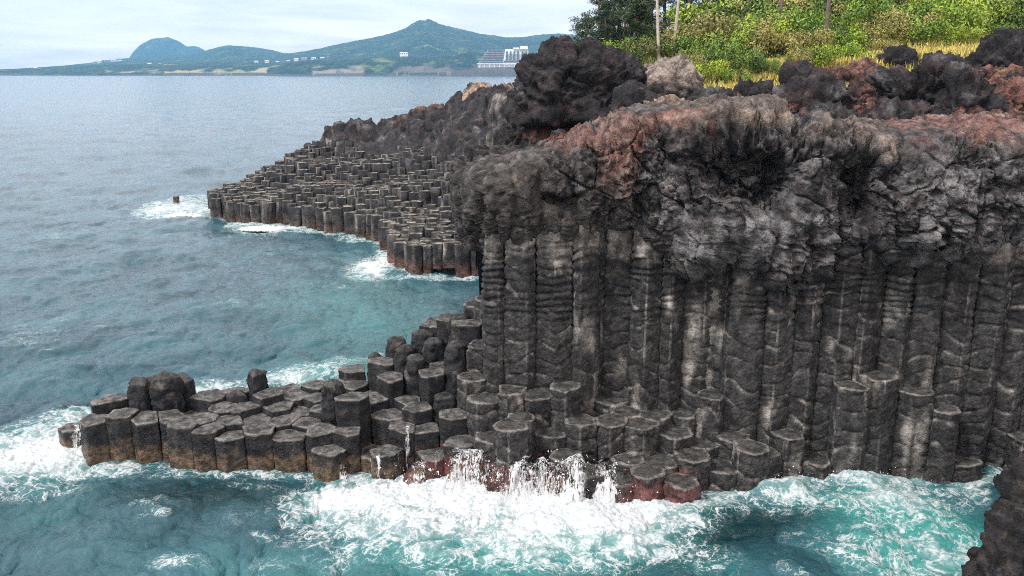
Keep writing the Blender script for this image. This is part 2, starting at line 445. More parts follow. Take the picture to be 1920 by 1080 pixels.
for i, p in enumerate(S):
    sp = info[i]
    px_here = CX + F * p[0] / (p[1] * CP + 10 * SP)
    if sp is None and not inside(near_poly, p[0], p[1]): continue
    is_face = p[0] > -1.0 and p[1] > 41.9 - 1.6 * float(sstep(8.5, 11, p[0])) + .15 * math.sin(p[0] * 1.9)
    if p[0] > -1 and p[1] > 43.9: continue
    if p[0] > -4 and p[1] > 47.6: continue
    d = np.linalg.norm(S - p, axis=1); o = np.argsort(d)[1:22]
    poly = clip_cell(p, [S[k] for k in o])
    if poly is None: continue
    poly = np.clip(poly, p - 1.5, p + 1.5)
    if sp and 'alone in the foam' in sp[2]:
        a = np.linspace(0, 2 * np.pi, 7)[:-1] + .3; poly = p + .72 * np.stack([np.cos(a), np.sin(a)], 1)
    if sp: z1, st, lab = sp
    else:
        w = 1.0 / (np.hypot(CT[:, 0] - p[0], (CT[:, 1] - p[1])) + .15) ** 5
        z1 = float((w * CT[:, 2]).sum() / w.sum()); lab = None
        if is_face: z1 = 12.9 - .8 * rs1.rand(); st = 'face'
        elif p[0] > -8.2: z1 += rs1.uniform(-.45, .45) * (1.2 if p[0] > -3 else .8); st = 'face' if p[0] > -2.5 else ('knob' if z1 > 3.0 and rs1.rand() < .7 else 'low')
        else: z1 += rs1.uniform(-.34, .30) * (1 if p[1] < 43 else .6) - (.5 if rs1.rand() < .08 else 0); st = 'low'
        z1 = max(z1, .45)
    near_cols.append([p, poly, z1, st, lab, i])
def rowname(p):
    """which strip of the near shore a column stands in"""
    front = np.min(np.hypot(WLP[:, None, 0] - p[0], WLP[:, None, 1] - p[1])) if False else None
    yf = np.interp(p[0], WLP[:, 0], WLP[:, 1])
    return max(0, int((p[1] - yf) / dy))
groups = {}
for c in near_cols:
    p, poly, z1, st, lab, i = c
    me, org = column_mesh(poly, -1.2, z1, st, .075 if st == 'face' else .085, seed=i, red=red_amt,
                          tilt=None if st == 'face' else rs1.uniform(-.012, .012, 2))
    o = mk('basalt_column', me, org)
    o['category'] = 'basalt column'; o['kind'] = 'thing'
    c.append(o)
    r = rowname(p)
    if lab: o['label'] = lab; o['group'] = 'named stumps and knobs of the near platform'; continue
    if p[0] < -8.2: key = ('low', min(r, 3))
    elif p[0] < -1.0: key = ('step', min(r, 4))
    elif z1 > 12: key = ('face', 0 if p[1] < 43.4 else 1)
    else: key = ('foot', 0 if p[1] < 39.2 else 1)
    groups.setdefault(key, []).append((p[0], o, z1, p[1]))
ORD = ['first', 'second', 'third', 'fourth', 'fifth', 'sixth', 'seventh', 'eighth', 'ninth', 'tenth', 'eleventh', 'twelfth', 'thirteenth', 'fourteenth',
       'fifteenth', 'sixteenth', 'seventeenth', 'eighteenth', 'nineteenth', 'twentieth', 'twenty-first', 'twenty-second', 'twenty-third', 'twenty-fourth', 'twenty-fifth', 'twenty-sixth',
       'twenty-seventh', 'twenty-eighth', 'twenty-ninth', 'thirtieth', 'thirty-first', 'thirty-second', 'thirty-third', 'thirty-fourth', 'thirty-fifth', 'thirty-sixth', 'thirty-seventh', 'thirty-eighth', 'thirty-ninth', 'fortieth']
NAMES = {('low', 0): ('%s column from the seaward tip along the wet front edge of the low platform', 'flat columns of the low platform'),
         ('low', 1): ('%s column from the tip in the row behind the low platform front edge', 'flat columns of the low platform'),
         ('low', 2): ('%s column from the tip in the middle row of the low platform', 'flat columns of the low platform'),
         ('low', 3): ('%s column from the tip along the back rows of the low platform', 'flat columns of the low platform'),
         ('step', 0): ('%s wet column from the left at the waterline below the stepped columns', 'stepped columns left of the cliff'),
         ('step', 1): ('%s column from the left in the second step up from the splashing water', 'stepped columns left of the cliff'),
         ('step', 2): ('%s column from the left in the third step of the rising columns', 'stepped columns left of the cliff'),
         ('step', 3): ('%s column from the left in the fourth step of the rising columns', 'stepped columns left of the cliff'),
         ('step', 4): ('%s column from the left in the topmost back steps beside the cliff', 'stepped columns left of the cliff'),
         ('face', 0): ('%s tall ribbed column from the left in the main cliff face', 'tall ribbed columns of the cliff face'),
         ('face', 1): ('%s tall column from the left set back in the cliff face joints', 'tall ribbed columns of the cliff face'),
         ('foot', 0): ('%s broken stump from the left in the wave-washed row at the cliff foot', 'broken stumps at the cliff foot'),
         ('foot', 1): ('%s broken stump from the left in the upper ledge against the cliff face', 'broken stumps at the cliff foot')}
for k, L in groups.items():
    L.sort(key=lambda t: t[0])
    for n_, (x_, o, z_, y_) in enumerate(L):
        lab, grp = NAMES[k]
        o['label'] = lab % ORD[min(n_, len(ORD) - 1)]; o['group'] = grp
print('near columns', len(near_cols), {k: len(v) for k, v in groups.items()})
# ------------------------------------------------------------------ plateau height and colour
pc = []
for px, py, Y in [(880, 318, 44), (940, 306, 44), (1000, 296, 44), (1060, 280, 44), (1130, 245, 44), (1190, 225, 44), (1250, 222, 44), (1320, 235, 44), (1400, 228, 44), (1480, 240, 44),
                  (1550, 262, 44), (1620, 262, 44), (1700, 245, 44), (1800, 235, 44), (1920, 240, 44), (2050, 240, 44),
                  (960, 302, 50), (1100, 272, 50), (1200, 222, 50), (1300, 205, 50), (1400, 200, 50), (1500, 200, 50), (1600, 215, 50), (1700, 200, 50), (1920, 195, 50), (2100, 195, 50),
                  (960, 300, 58), (1100, 265, 58), (1200, 195, 58), (1300, 172, 57), (1400, 168, 57), (1500, 166, 57), (1600, 172, 58), (1700, 158, 58), (1920, 140, 58), (2100, 140, 58),
                  (930, 310, 70), (1000, 280, 70), (1100, 200, 68), (1200, 140, 66), (1320, 124, 66), (1400, 122, 66), (1500, 116, 66), (1600, 112, 66), (1700, 98, 66), (1920, 86, 66), (2100, 80, 66),
                  (1000, 230, 84), (1080, 160, 82), (1120, 118, 80), (1200, 98, 80), (1300, 92, 80), (1500, 84, 80), (1700, 70, 80), (1920, 56, 80), (2100, 50, 80),
                  (1000, 200, 105), (1100, 110, 100), (1200, 78, 100), (1400, 50, 100), (1600, 30, 100), (1920, 10, 100), (2200, -20, 100),
                  (1060, 110, 130), (1200, 60, 130), (1400, 20, 130), (1900, -60, 130), (2300, -90, 130)]:
    p = aty(px, py, Y); pc.append((p[0], p[1] , p[2]))
PCT = np.array(pc)
def plateau_z(x, y):
    w = 1.0 / ((x[:, None] - PCT[:, 0]) ** 2 + ((y[:, None] - PCT[:, 1]) * 1.0) ** 2 + 2.0) ** 2
    z = (w * PCT[:, 2]).sum(1) / w.sum(1)
    return z
L_DARK = [.0175, .0168, .0190]; L_GREY = [.190, .187, .192]; L_RED = [.165, .080, .064]; L_BROWN = [.085, .070, .055]; L_TAN = [.21, .165, .13]; L_PURP = [.046, .036, .036]

def lava_col(P, seed=0, red=0.0, grey=.4, tan=0.0):
    Q = P + seed * 7.7
    n = fbm(Q * .55, 4); n2 = fbm(Q * .8 + 40, 4); n3 = fbm(Q * 2.2 + 9, 3)
    c = np.tile(np.array(L_DARK, np.float32), (len(P), 1))
    c = mixc(c, L_PURP, sstep(-.1, .4, n2))
    c = mixc(c, L_GREY, sstep(.25 - grey * .6, .6 - grey * .4, n + .25 * n3) * .75)
    if np.ndim(red) or red: c = mixc(c, L_RED, sstep(.12, .5, red * .75 + .5 * n2 + .35 * n3 - .15) * .9)
    if np.ndim(tan) or tan: c = mixc(c, L_TAN, sstep(.1, .5, tan + .3 * n3 - .2))
    return c

# ------------------------------------------------------------------ upper lava of the cliff (curtain + lip)
FY = 42.35
def fpt(px, py, Y=41.6):
    p = aty(px, py, Y - .4); return p[0], p[2]
def pxlen(d): return d / F * 43.5
BL = []   # x, z, rx, rz, amp, hardness
for px, py, rx, ry, a in [
        (1310, 425, 60, 62, 1.25), (1322, 482, 30, 26, .7), (1412, 430, 68, 62, .95), (1485, 505, 58, 75, .75), (1230, 330, 60, 60, .5), (1090, 330, 70, 60, .3), (980, 370, 70, 60, .15), (1185, 385, 75, 50, .25),
        (1185, 275, 55, 55, .75), (1275, 232, 60, 30, .6),
        (1345, 292, 34, 75, .8), (1425, 236, 85, 26, 1.35), (1500, 300, 30, 75, 1.0), (1530, 400, 40, 60, .5), (1370, 385, 30, 30, .6),
        (1640, 300, 60, 40, .6), (1740, 330, 70, 70, .8), (1830, 395, 90, 60, .6), (1760, 450, 60, 70, .5), (1660, 440, 60, 80, .7), (1600, 400, 30, 90, .5), (1850, 470, 60, 50, .6), (1880, 300, 60, 60, .6), (1590, 250, 50, 50, .5),
        (1385, 305, 60, 44, -2.5), (1440, 345, 28, 56, -2.2), (1345, 325, 32, 46, -1.7), (1395, 372, 34, 24, -1.4), (1600, 340, 26, 50, -2.0), (1500, 235, 26, 30, -1.6), (1310, 310, 14, 30, -.9),
        (1050, 376, 36, 14, -1.5), (1572, 322, 26, 34, -1.3), (1650, 325, 20, 26, -1.1), (1590, 365, 20, 40, -.9),
        (1860, 338, 48, 16, -1.0), (1240, 290, 22, 22, -.6), (1285, 385, 12, 14, -.6), (1235, 268, 16, 18, -.7), (1540, 440, 18, 30, -.7), (1350, 520, 22, 50, -.9),
        (948, 312, 8, 6, -.6), (1700, 388, 14, 16, -.5), (1480, 230, 20, 22, -.7), (1600, 300, 16, 16, -.6), (1785, 300, 22, 16, -.6), (1680, 520, 26, 30, -.6), (1560, 520, 18, 26, -.5)]:
    x, z = fpt(px, py); BL.append((x, z, pxlen(rx), pxlen(ry), a))
CR = []   # cracks (x, z_top, z_bottom)
for px, y0, y1 in [(1120, 400, 560), (1236, 380, 560), (1350, 430, 560), (1445, 250, 400), (1792, 310, 560), (1030, 440, 560), (935, 400, 520), (1730, 460, 560), (1668, 480, 560), (1590, 420, 560)]:
    x, z0 = fpt(px, y0); _, z1 = fpt(px, y1); CR.append((x, z0, z1))
REDS = [(1168, 290, 44, 70, 1.0), (1210, 240, 85, 18, .6), (1090, 268, 60, 18, .9), (1290, 222, 40, 16, .8), (1330, 265, 16, 50, .7), (1870, 225, 110, 50, 1.1), (1700, 235, 70, 30, .5), (1020, 285, 50, 12, .9), (1240, 420, 30, 60, .25)]
TANS = [(1425, 228, 75, 9, .9), (1500, 262, 25, 40, .25), (1150, 340, 60, 20, .4), (1600, 250, 60, 30, .4), (1650, 290, 40, 30, .5), (1270, 228, 50, 12, .5)]
GREYS = [(1310, 410, 65, 65, 1.3), (1415, 430, 75, 60, 1.3), (1500, 330, 30, 80, .8), (1850, 390, 110, 110, 1.), (1500, 440, 60, 90, .7), (1720, 420, 90, 90, .6), (1760, 330, 80, 40, .6), (1210, 330, 50, 50, .4), (1640, 300, 60, 40, .4)]
def blobs(L, x, z, Yp=41.6):
    s = np.zeros(len(x), np.float32)
    for px, py, rx, ry, a in L:
        bx, bz = fpt(px, py, Yp)
        s += a * np.exp(-(((x - bx) / pxlen(rx)) ** 2 + ((z - bz) / pxlen(ry)) ** 2))
    return s
# plan: comes from behind round the nose on the left, then along the face to the right
NX = -1.55
side = [(NX - .3, 62), (NX - .9, 54), (NX - .7, 48)]
cur = [np.array(side[0])]
def dens(a, b, st):
    n = max(2, int(np.hypot(b[0] - a[0], b[1] - a[1]) / st)); return [np.array(a) + (np.array(b) - a) * k / n for k in range(1, n + 1)]
for a, b in zip(side[:-1], side[1:]): cur += dens(a, b, .18)
cn = (NX + 1.5, 44.0)
cur += dens(side[-1], (NX, cn[1]), .12)
for k in range(1, 26):
    a = math.pi + k / 25 * math.pi / 2; cur.append(np.array([cn[0] + 1.5 * math.cos(a), cn[1] + 1.65 * math.sin(a)]))
cur += dens(cur[-1], (7.0, FY), .062); cur += dens(cur[-1], (10.5, FY - 1.45), .062); cur += dens(cur[-1], (31.5, FY - 1.45), .062)
C = np.array(cur); ns = len(C)
T_ = np.gradient(C, axis=0); T_ /= np.linalg.norm(T_, axis=1)[:, None]
NO = np.stack([T_[:, 1], -T_[:, 0]], 1)           # outward (towards -Y on the face)
zt = plateau_z(C[:, 0], np.maximum(C[:, 1], 43.5)) 
zt = zt + .35 * fbm(np.stack([C[:, 0] * .5, C[:, 1] * .5, C[:, 0] * 0], 1), 3)
z_low = 9.2
n1, n2 = 150, 62
t1 = np.linspace(0, 1, n1); 
Z = z_low + (zt[None, :] - z_low) * t1[:, None]
O = np.zeros_like(Z)
# drips: where the massive lava ends above the columns
edge = np.interp(C[:, 0], [fpt(p, 0)[0] for p in (870, 930, 1000, 1090, 1130, 1240, 1275, 1320, 1360, 1420, 1480, 1560, 1620, 1700, 1760, 1850, 1920)],
                 [fpt(1300, q)[1] for q in (520, 505, 462, 475, 440, 448, 480, 505, 475, 455, 530, 500, 455, 470, 480, 475, 440)])
edge = edge + .55 * perlin(np.stack([C[:, 0] * 2.3 + 9, C[:, 0] * 0, C[:, 0] * 0], 1)) + .7 * perlin(np.stack([C[:, 0] * .9, C[:, 1] * .3, C[:, 0] * 0], 1))
onset = sstep(-.1, .75, Z - edge[None, :])
O = -1.3 + 1.85 * onset
O += .25 * sstep(0, 3.0, Z - edge[None, :]) * sstep(1.0, .75, t1)[:, None]
# nose overhang to the left
nose = sstep(NX + 3.2, NX, C[:, 0])
O += nose[None, :] * (-.75 + .55 * sstep(10.5, 14.5, Z)) * sstep(1.0, .9, t1)[:, None]
rnd = np.sqrt(np.clip(1 - (np.clip((t1 - .86) / .14, 0, 1)) ** 2, 0, 1))[:, None]
O = O - (1 - rnd) * 1.3
P1 = np.stack([C[None, :, 0] + NO[None, :, 0] * O, C[None, :, 1] + NO[None, :, 1] * O, Z], -1)
# lip running inland
inn = np.linspace(.0, 5.0, n2)[1:]
P2 = []
for q in inn:
    X = C[:, 0] - NO[:, 0] * (q + .78); Yq = C[:, 1] - NO[:, 1] * (q + .78)
    g = plateau_z(X, np.maximum(Yq, 43.5))
    f = sstep(0, 1.5, q)
    P2.append(np.stack([X, Yq, zt * (1 - f) + g * f - .25 * sstep(3.5, 5, q)], -1))
PP = np.concatenate([P1, np.array(P2)], 0)
nr, nc = PP.shape[:2]
Nn = grid_normals(PP)
if Nn[60, nc // 2, 1] > 0: Nn = -Nn
V = PP.reshape(-1, 3).astype(np.float32); NB = Nn.copy()
onset_f = np.concatenate([onset, np.ones((n2 - 1, nc))], 0).ravel()
D = np.zeros(len(V), np.float32)
wb = [.55 * fbm(V * .7 + 5, 3), .55 * fbm(V * .7 + 55, 3)]
for x, z, rx, rz, a in BL:
    r2 = ((V[:, 0] + wb[0] - x) / rx) ** 2 + ((V[:, 2] + wb[1] - z) / rz) ** 2
    k = np.exp(-r2 * (1.0 if a > 0 else r2))
    D += a * k * (.85 if a > 0 else .95)
front = sstep(46.5, 43.5, V[:, 1]); D = np.maximum(D, -2.0) * front * onset_f.clip(.15, 1)
warp = np.stack([fbm(V * .45 + 3, 2), fbm(V * .45 + 13, 2), fbm(V * .45 + 23, 2)], 1) * .9
Vw = V + warp
smooth = blobs([(960, 380, 110, 100, 1.0), (1085, 420, 50, 70, .7)], V[:, 0], V[:, 2])
smooth = np.clip(smooth, 0, 1)
smooth2 = np.clip(blobs([(1310, 415, 52, 55, 1.2), (1420, 435, 65, 48, 1.2), (1840, 420, 60, 40, .8), (1240, 340, 40, 40, .6)], V[:, 0], V[:, 2]), 0, 1)
crag = (1 - .82 * smooth) * (1 - .62 * smooth2)
front = front * 1.0
V = (V + Nn.reshape(-1, 3) * D[:, None]).astype(np.float32)      # big forms first, then the crust on top of them
Nn = grid_normals(V.reshape(nr, nc, 3)); Nn = -Nn if Nn[60, nc // 2, 1] > 0 else Nn
Nn = Nn * .2 + NB * .8; Nn /= np.linalg.norm(Nn, axis=2, keepdims=True)
Dbig = D.copy(); D = np.zeros(len(V), np.float32)
warp = np.stack([fbm(V * .45 + 3, 2), fbm(V * .45 + 13, 2), fbm(V * .45 + 23, 2)], 1) * .9
Vw = V + warp
b1 = fbm(Vw * .62, 4, .52, 2); f1, f2, _ = worley(Vw * .85); r1 = fbm(Vw * 1.5 + 7, 4, .58, 1)
pit = sstep(.34, .12, f1) 
g1, g2, _ = worley(Vw * 2.1 + 5); k1, k2, _ = worley(V * .5 + .15 * warp)
lowf = fbm(V * .22 + 70, 3, .55, 1); amp = .45 + .9 * sstep(-.3, .35, fbm(V * .33 + 31, 3))
flute = np.abs(np.sin(V[:, 0] * math.pi / 1.55 + 1.2 * perlin(np.stack([V[:, 0] * .4, V[:, 2] * .25, V[:, 2] * 0], 1)))) ** .6
D += onset_f * crag * (.55 * lowf + .75 * (flute - .6) * sstep(15.5, 11.5, V[:, 2]))
crag = crag * amp
q1, q2, qc = worley((V + .5 * warp) * [.85, .85, .6]); q3, q4, qd = worley((V + .3 * warp) * 2.3 + 11)
D += onset_f * crag * (.42 * (qc / 255.0 - .5) + .36 * (qd / 255.0 - .5)) * sstep(-.25, .2, fbm(V * .3 + 90, 2))
D += onset_f * crag * (.30 * b1 + .30 * r1 - .36 * pit + .22 * (f1 - .5) - .14 * sstep(.3, .1, g1) - .18 * sstep(.1, .0, g2 - g1) - .5 * sstep(.06, .0, k2 - k1) + .25 * fbm(Vw * .4 + 60, 2, .5, 1))
D += .075 * fbm(V * 4.5, 3, .65, 1) * (.4 + .6 * crag)
D += onset_f * smooth * (.16 * fbm(V * .8 + 2, 3) + .30 * (flute - .5)) + .42 * onset_f * smooth * sstep(16.5, 13.2, V[:, 2]) + onset_f * smooth * .35 * (qc / 255.0 - .5)
for x, z0, z1 in CR:
    xx = x + .18 * perlin(np.stack([V[:, 2] * .6, V[:, 2] * 0 + x, V[:, 2] * 0], 1))
    D -= .4 * np.exp(-((V[:, 0] - xx) / .07) ** 2) * sstep(z1 - .3, z1, V[:, 2]) * sstep(z0 + .4, z0, V[:, 2]) * front
D *= 1 - .55 * sstep(.35, .9, NB.reshape(-1, 3)[:, 2])
zed = np.concatenate([Z - edge[None, :], np.full((n2 - 1, nc), 5.)], 0).ravel(); D *= .35 + .65 * sstep(0, 1.8, zed)
DV = Nn.reshape(-1, 3).copy()
DV[:, 2] = np.where(DV[:, 2] < 0, DV[:, 2], DV[:, 2])
r3 = fbm((V + .3 * warp) * 2.4 + 77, 4, .62, 1); D += onset_f * crag * .16 * (r3 - .3)
V2 = V + DV * D[:, None]
V2[:, 0] += onset_f * .12 * perlin(V * 1.7 + 50); V2[:, 2] += onset_f * crag * .14 * perlin(V * 1.9 + 90)
red = blobs(REDS, V[:, 0], V[:, 2]); grey = blobs(GREYS, V[:, 0], V[:, 2]); tan = blobs(TANS, V[:, 0], V[:, 2])
far_red = sstep(44, 48, V[:, 1]) * (.05 + .55 * sstep(15, 20, V[:, 0]))
col = lava_col(V, 0, red + far_red, .22, tan)
col = mixc(col, L_GREY, np.clip(grey, 0, 1) * sstep(-.25, .2, fbm(V * 1.2 + 3, 4)) * .85)
col = mixc(col, [.045, .039, .034], smooth * .9)
col = mixc(col, [.17, .135, .10], smooth * sstep(.25, .5, fbm(V * 1.4 + 8, 4)) * .8)
low = (1 - sstep(.2, 1.6, (Z - edge[None, :]))); low = np.concatenate([low, np.zeros((n2 - 1, nc))], 0).ravel()
col = mixc(col, C_PALE * .8, low * sstep(9.5, 7.5, V[:, 0]) * sstep(-.2, .3, fbm(V * 1.1 + 77, 3)) * .8)
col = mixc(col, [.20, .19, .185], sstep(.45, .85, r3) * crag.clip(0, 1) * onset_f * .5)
# hollows are coloured darker, raised upward faces mixed towards tan
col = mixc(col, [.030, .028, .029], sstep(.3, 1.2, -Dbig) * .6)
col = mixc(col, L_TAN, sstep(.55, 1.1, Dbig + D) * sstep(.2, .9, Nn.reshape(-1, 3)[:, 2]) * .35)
wet = np.full(len(V), .26)
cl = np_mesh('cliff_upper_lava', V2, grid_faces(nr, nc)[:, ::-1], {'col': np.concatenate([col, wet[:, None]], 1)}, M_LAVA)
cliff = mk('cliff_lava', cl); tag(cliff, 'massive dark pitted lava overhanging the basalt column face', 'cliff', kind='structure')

# joint-fill wall behind the columns
xs = np.linspace(-1.2, 32, 260); zs = np.linspace(-1.2, 13.0, 120)
XX, ZZ = np.meshgrid(xs, zs)
YY = 42.75 - 1.45 * sstep(7, 10.5, XX)
Pb = np.stack([XX, YY, ZZ], -1).reshape(-1, 3)
Pb[:, 1] += .15 * fbm(Pb * .8, 3)
cb = mixc(np.tile(C_PALE * .5, (len(Pb), 1)), C_DARK, sstep(-.1, .4, fbm(Pb * 1.2 + 5, 3)))
jw = mk('cliff_core', np_mesh('cliff_core', Pb, grid_faces(120, 260), {'col': np.concatenate([cb, np.full((len(Pb), 1), .15)], 1)}, M_ROCK))
tag(jw, 'pale mineral fill showing in the joints between the cliff columns', 'rock face', kind='structure')

# ------------------------------------------------------------------ plateau ground behind the lip
def ground_grid(x0, x1, y0, y1, st):
    nx, ny = int((x1 - x0) / st), int((y1 - y0) / st)
    X, Yg = np.meshgrid(np.linspace(x0, x1, nx), np.linspace(y0, y1, ny))
    return X.ravel(), Yg.ravel(), nx, ny
def grass_amt(x, y):
    n = fbm(np.stack([x * .22, y * .22, x * 0], 1) + 5, 4)
    line = np.interp(x, [0, 9, 12, 16, 22, 30, 45], [66, 58, 52, 52, 54.5, 55, 56])
    u = x / y
    g = sstep(-1.5, 2.5, y - line + 6 * n)
    rr = .8 * np.exp(-(((x - 26) / 4) ** 2 + ((y - 59) / 2.6) ** 2)) + np.exp(-(((x - 34) / 5) ** 2 + ((y - 58) / 4) ** 2))
    return g * (1 - sstep(.35, .8, rr + .5 * n))
parts_g = []
for (x0, x1, y0, y1, st) in [(-2.6, 60, 46.2, 72, .13), (-2.6, 110, 71.9, 150, .5)]:
    X, Yg, nx, ny = ground_grid(x0, x1, y0, y1, st)
    z = plateau_z(X, Yg)
    P = np.stack([X, Yg, z], 1)
    g = grass_amt(X, Yg) * sstep(2.2, 4.5, X - np.interp(Yg, [40, 62, 70, 84, 100, 150], [-2.2, -1.8, -1, 3, 8, 16]) + 1.5 * fbm(P * .5, 2))
    wr = P + .8 * np.stack([fbm(P * .5, 2)] * 3, 1)
    _, _, gcid = worley(wr * .8 + 41); rough = .7 * (gcid / 255.0 - .5) + .6 * fbm(wr * .4, 4, .55, 2) + .45 * fbm(wr * 1.1, 4, .6, 1)
    f1, _, cid = worley(wr * 1.15); rough += .35 * (.6 - f1)
    P[:, 2] += rough * (1 - .85 * g) + .12 * g * fbm(P * 1.2, 3) - .1
    # left side drops away to the sea behind the nose
    edgeL = np.interp(Yg, [40, 62, 70, 84, 100, 150], [-2.2, -1.8, -1, 3, 8, 16])
    P[:, 2] -= 14 * sstep(1.5, -2.5, X - edgeL) * sstep(47, 52, Yg) * (Yg > 60)
    redness = .15 + .5 * sstep(14, 26, X) + .3 * fbm(P * .15, 2)
    c = lava_col(P, 1, redness, .25)
    c = mixc(c, np.array(L_DARK), (cid % 3 == 0) * .7)
    gc = mixc(np.tile(np.array([.26, .225, .05], np.float32), (len(P), 1)), [.13, .16, .035], sstep(-.1, .4, fbm(P * .35, 3)))
    gc = mixc(gc, [.34, .26, .10], sstep(.1, .5, fbm(P * 1.4 + 6, 3)))
    c = mixc(c, gc, g)
    parts_g.append((P, c, nx, ny))
for k, (P, c, nx, ny) in enumerate(parts_g):
    o = mk('ground' if k == 0 else 'hillside', np_mesh('ground', P, grid_faces(ny, nx), {'col': np.concatenate([c, np.full((len(P), 1), .0)], 1)}, M_LAVA))
    tag(o, ['rough red and black lava ground with yellow grass above the cliff', 'hillside rising under the pines and shrubs behind the cliff'][k], 'ground', kind='structure')

# ------------------------------------------------------------------ boulders and outcrops
def sphere_grid(nu, nv):
    u = np.linspace(0, 2 * np.pi, nu, endpoint=False); v = np.linspace(-np.pi / 2 + .02, np.pi / 2 - .02, nv)
    U, Vv = np.meshgrid(u, v)
    return np.stack([np.cos(U) * np.cos(Vv), np.sin(U) * np.cos(Vv), np.sin(Vv)], -1)
def rock_mesh(name, size, seed, craggy=.35, colfn=None, step=.14, mat=None, spec=None, wet=.05, boxy=.7, center=(0, 0, 0)):
    sx, sy, sz = size
    nu = int(min(320, max(26, 2 * math.pi * max(sx, sy) * .5 / step))); nv = max(16, int(nu * .5))
    G = sphere_grid(nu, nv).reshape(-1, 3)
    # squarer than a ball
    Gb = np.sign(G) * np.abs(G) ** boxy; P = Gb * np.array([sx, sy, sz]) / 2
    N = G.copy()
    Q = P + seed * 11.3
    s = (sx * sy * sz) ** (1 / 3)
    w = np.stack([fbm(Q * 1.6 / s + 3, 2), fbm(Q * 1.6 / s + 13, 2), fbm(Q * 1.6 / s + 23, 2)], 1) * s * .22
    Qw = Q + w
    f1, f2, cid = worley(Qw * 3.2 / s)
    d = craggy * s * (.30 * fbm(Qw * 1.7 / s, 4, .55, 2) + .09 * (.5 - f1) - .05 * sstep(.12, .0, f2 - f1) + .16 * fbm(Qw * [1.1, 1.1, 2.6] * 1.6 / s + 9, 4, .6, 1))
    h1, h2, _ = worley(Qw * 1.4); b3, b4, bc_ = worley((Q + w * .5) * 2.2 / s + 31); d += craggy * s * .30 * (bc_ / 255.0 - .5); d += .36 * craggy * s ** .5 * fbm(Qw * 1.3, 4, .62, 1) - .22 * craggy * s ** .5 * sstep(.38, .1, h1)
    if spec is not None: d += spec(P, N)
    P = P + N * d[:, None]
    c = colfn(P + np.array(center), d) if colfn else lava_col(P + np.array(center), seed, 0, .2)
    return np_mesh(name, P, [grid_faces(nv, nu, True), np.arange(nu)[::-1][None, :] + 0, (np.arange(nu) + nu * (nv - 1))[None, :]],
                   {'col': np.concatenate([c, np.full((len(P), 1), wet)], 1)}, mat or M_LAVA)
def rock(name, px, py0, py1, wpx, Y, seed, label, depth=None, cat='boulder', group=None, sink=.25, **kw):
    """px: middle, py0 top, py1 visible foot, wpx width; Y distance"""
    top = aty(px, py0, Y); bot = aty(px, py1, Y); k = (Y * CP + 8 * SP) / F
    w = wpx * k; h = (top[2] - bot[2]) * (1 + sink)
    c = np.array([top[0], Y, top[2] - h / 2])
    me = rock_mesh(name, (w, depth or w * .8, h), seed, center=c, **kw)
    o = mk(name, me, c); o.rotation_euler[2] = 0
    tag(o, label, cat, group); return o
def cave_spec(P, N):
    # hollow under the brow of the big boulder, facing the sea
    w = .5 * fbm(P * .6, 3)
    return -2.9 * np.exp(-(((P[:, 0] - .3 + w) / 2.6) ** 2 + ((P[:, 2] + 1.45 + w + .12 * P[:, 0]) / .62) ** 2)) * (P[:, 1] < 0) + .7 * np.exp(-(((P[:, 0] - .2) / 3.4) ** 2 + ((P[:, 2] + .3) / .5) ** 2)) * (P[:, 1] < 0)
def big_col(P, d):
    r = np.exp(-(((P[:, 0] - 4.6) / 3.4) ** 2 + ((P[:, 2] - 15.9) / 1.2) ** 2))
    return lava_col(P, 5, r * 1.5, .0)
rock('boulder', 1083, 108, 275, 205, 56, 5, 'huge craggy black boulder with a red hollow under its brow', depth=7.5, step=.085, craggy=.5, spec=cave_spec, colfn=big_col, boxy=.62, sink=.18)
def tan_col(P, d): return mixc(lava_col(P, 8, 0, .2), [.30, .22, .16], sstep(-.25, .2, fbm(P * .5, 3)) * .85)
rock('boulder', 1255, 120, 225, 100, 55, 11, 'pale-topped rounded rock just right of the huge black boulder', depth=4, step=.1, craggy=.45,
     colfn=lambda P, d: mixc(lava_col(P, 3, 0, .2), [.26, .22, .19], sstep(.6, 1.6, P[:, 2] - 18.0) * .8))
rock('rock_outcrop', 1205, 170, 262, 80, 50, 12, 'dark broken rock at the foot of the huge boulder right side', depth=3.5, cat='rock', step=.1, craggy=.55)
rock('rock_pillar', 944, 176, 330, 52, 72, 13, 'pale upright rock pillar left of the huge black boulder', depth=3, cat='rock', step=.14, craggy=.3,
     colfn=lambda P, d: mixc(lava_col(P, 3, 0, .3), [.17, .155, .13], sstep(-.2, .3, fbm(P * [1.2, 1.2, .2], 3))))
rock('rock_pillar', 985, 210, 330, 50, 68, 14, 'grey fluted rock between the pale pillar and the huge boulder', depth=3, cat='rock', step=.14, craggy=.35,
     colfn=lambda P, d: mixc(lava_col(P, 3, 0, .4), [.13, .125, .12], sstep(-.2, .3, fbm(P * [1.2, 1.2, .2], 3))))
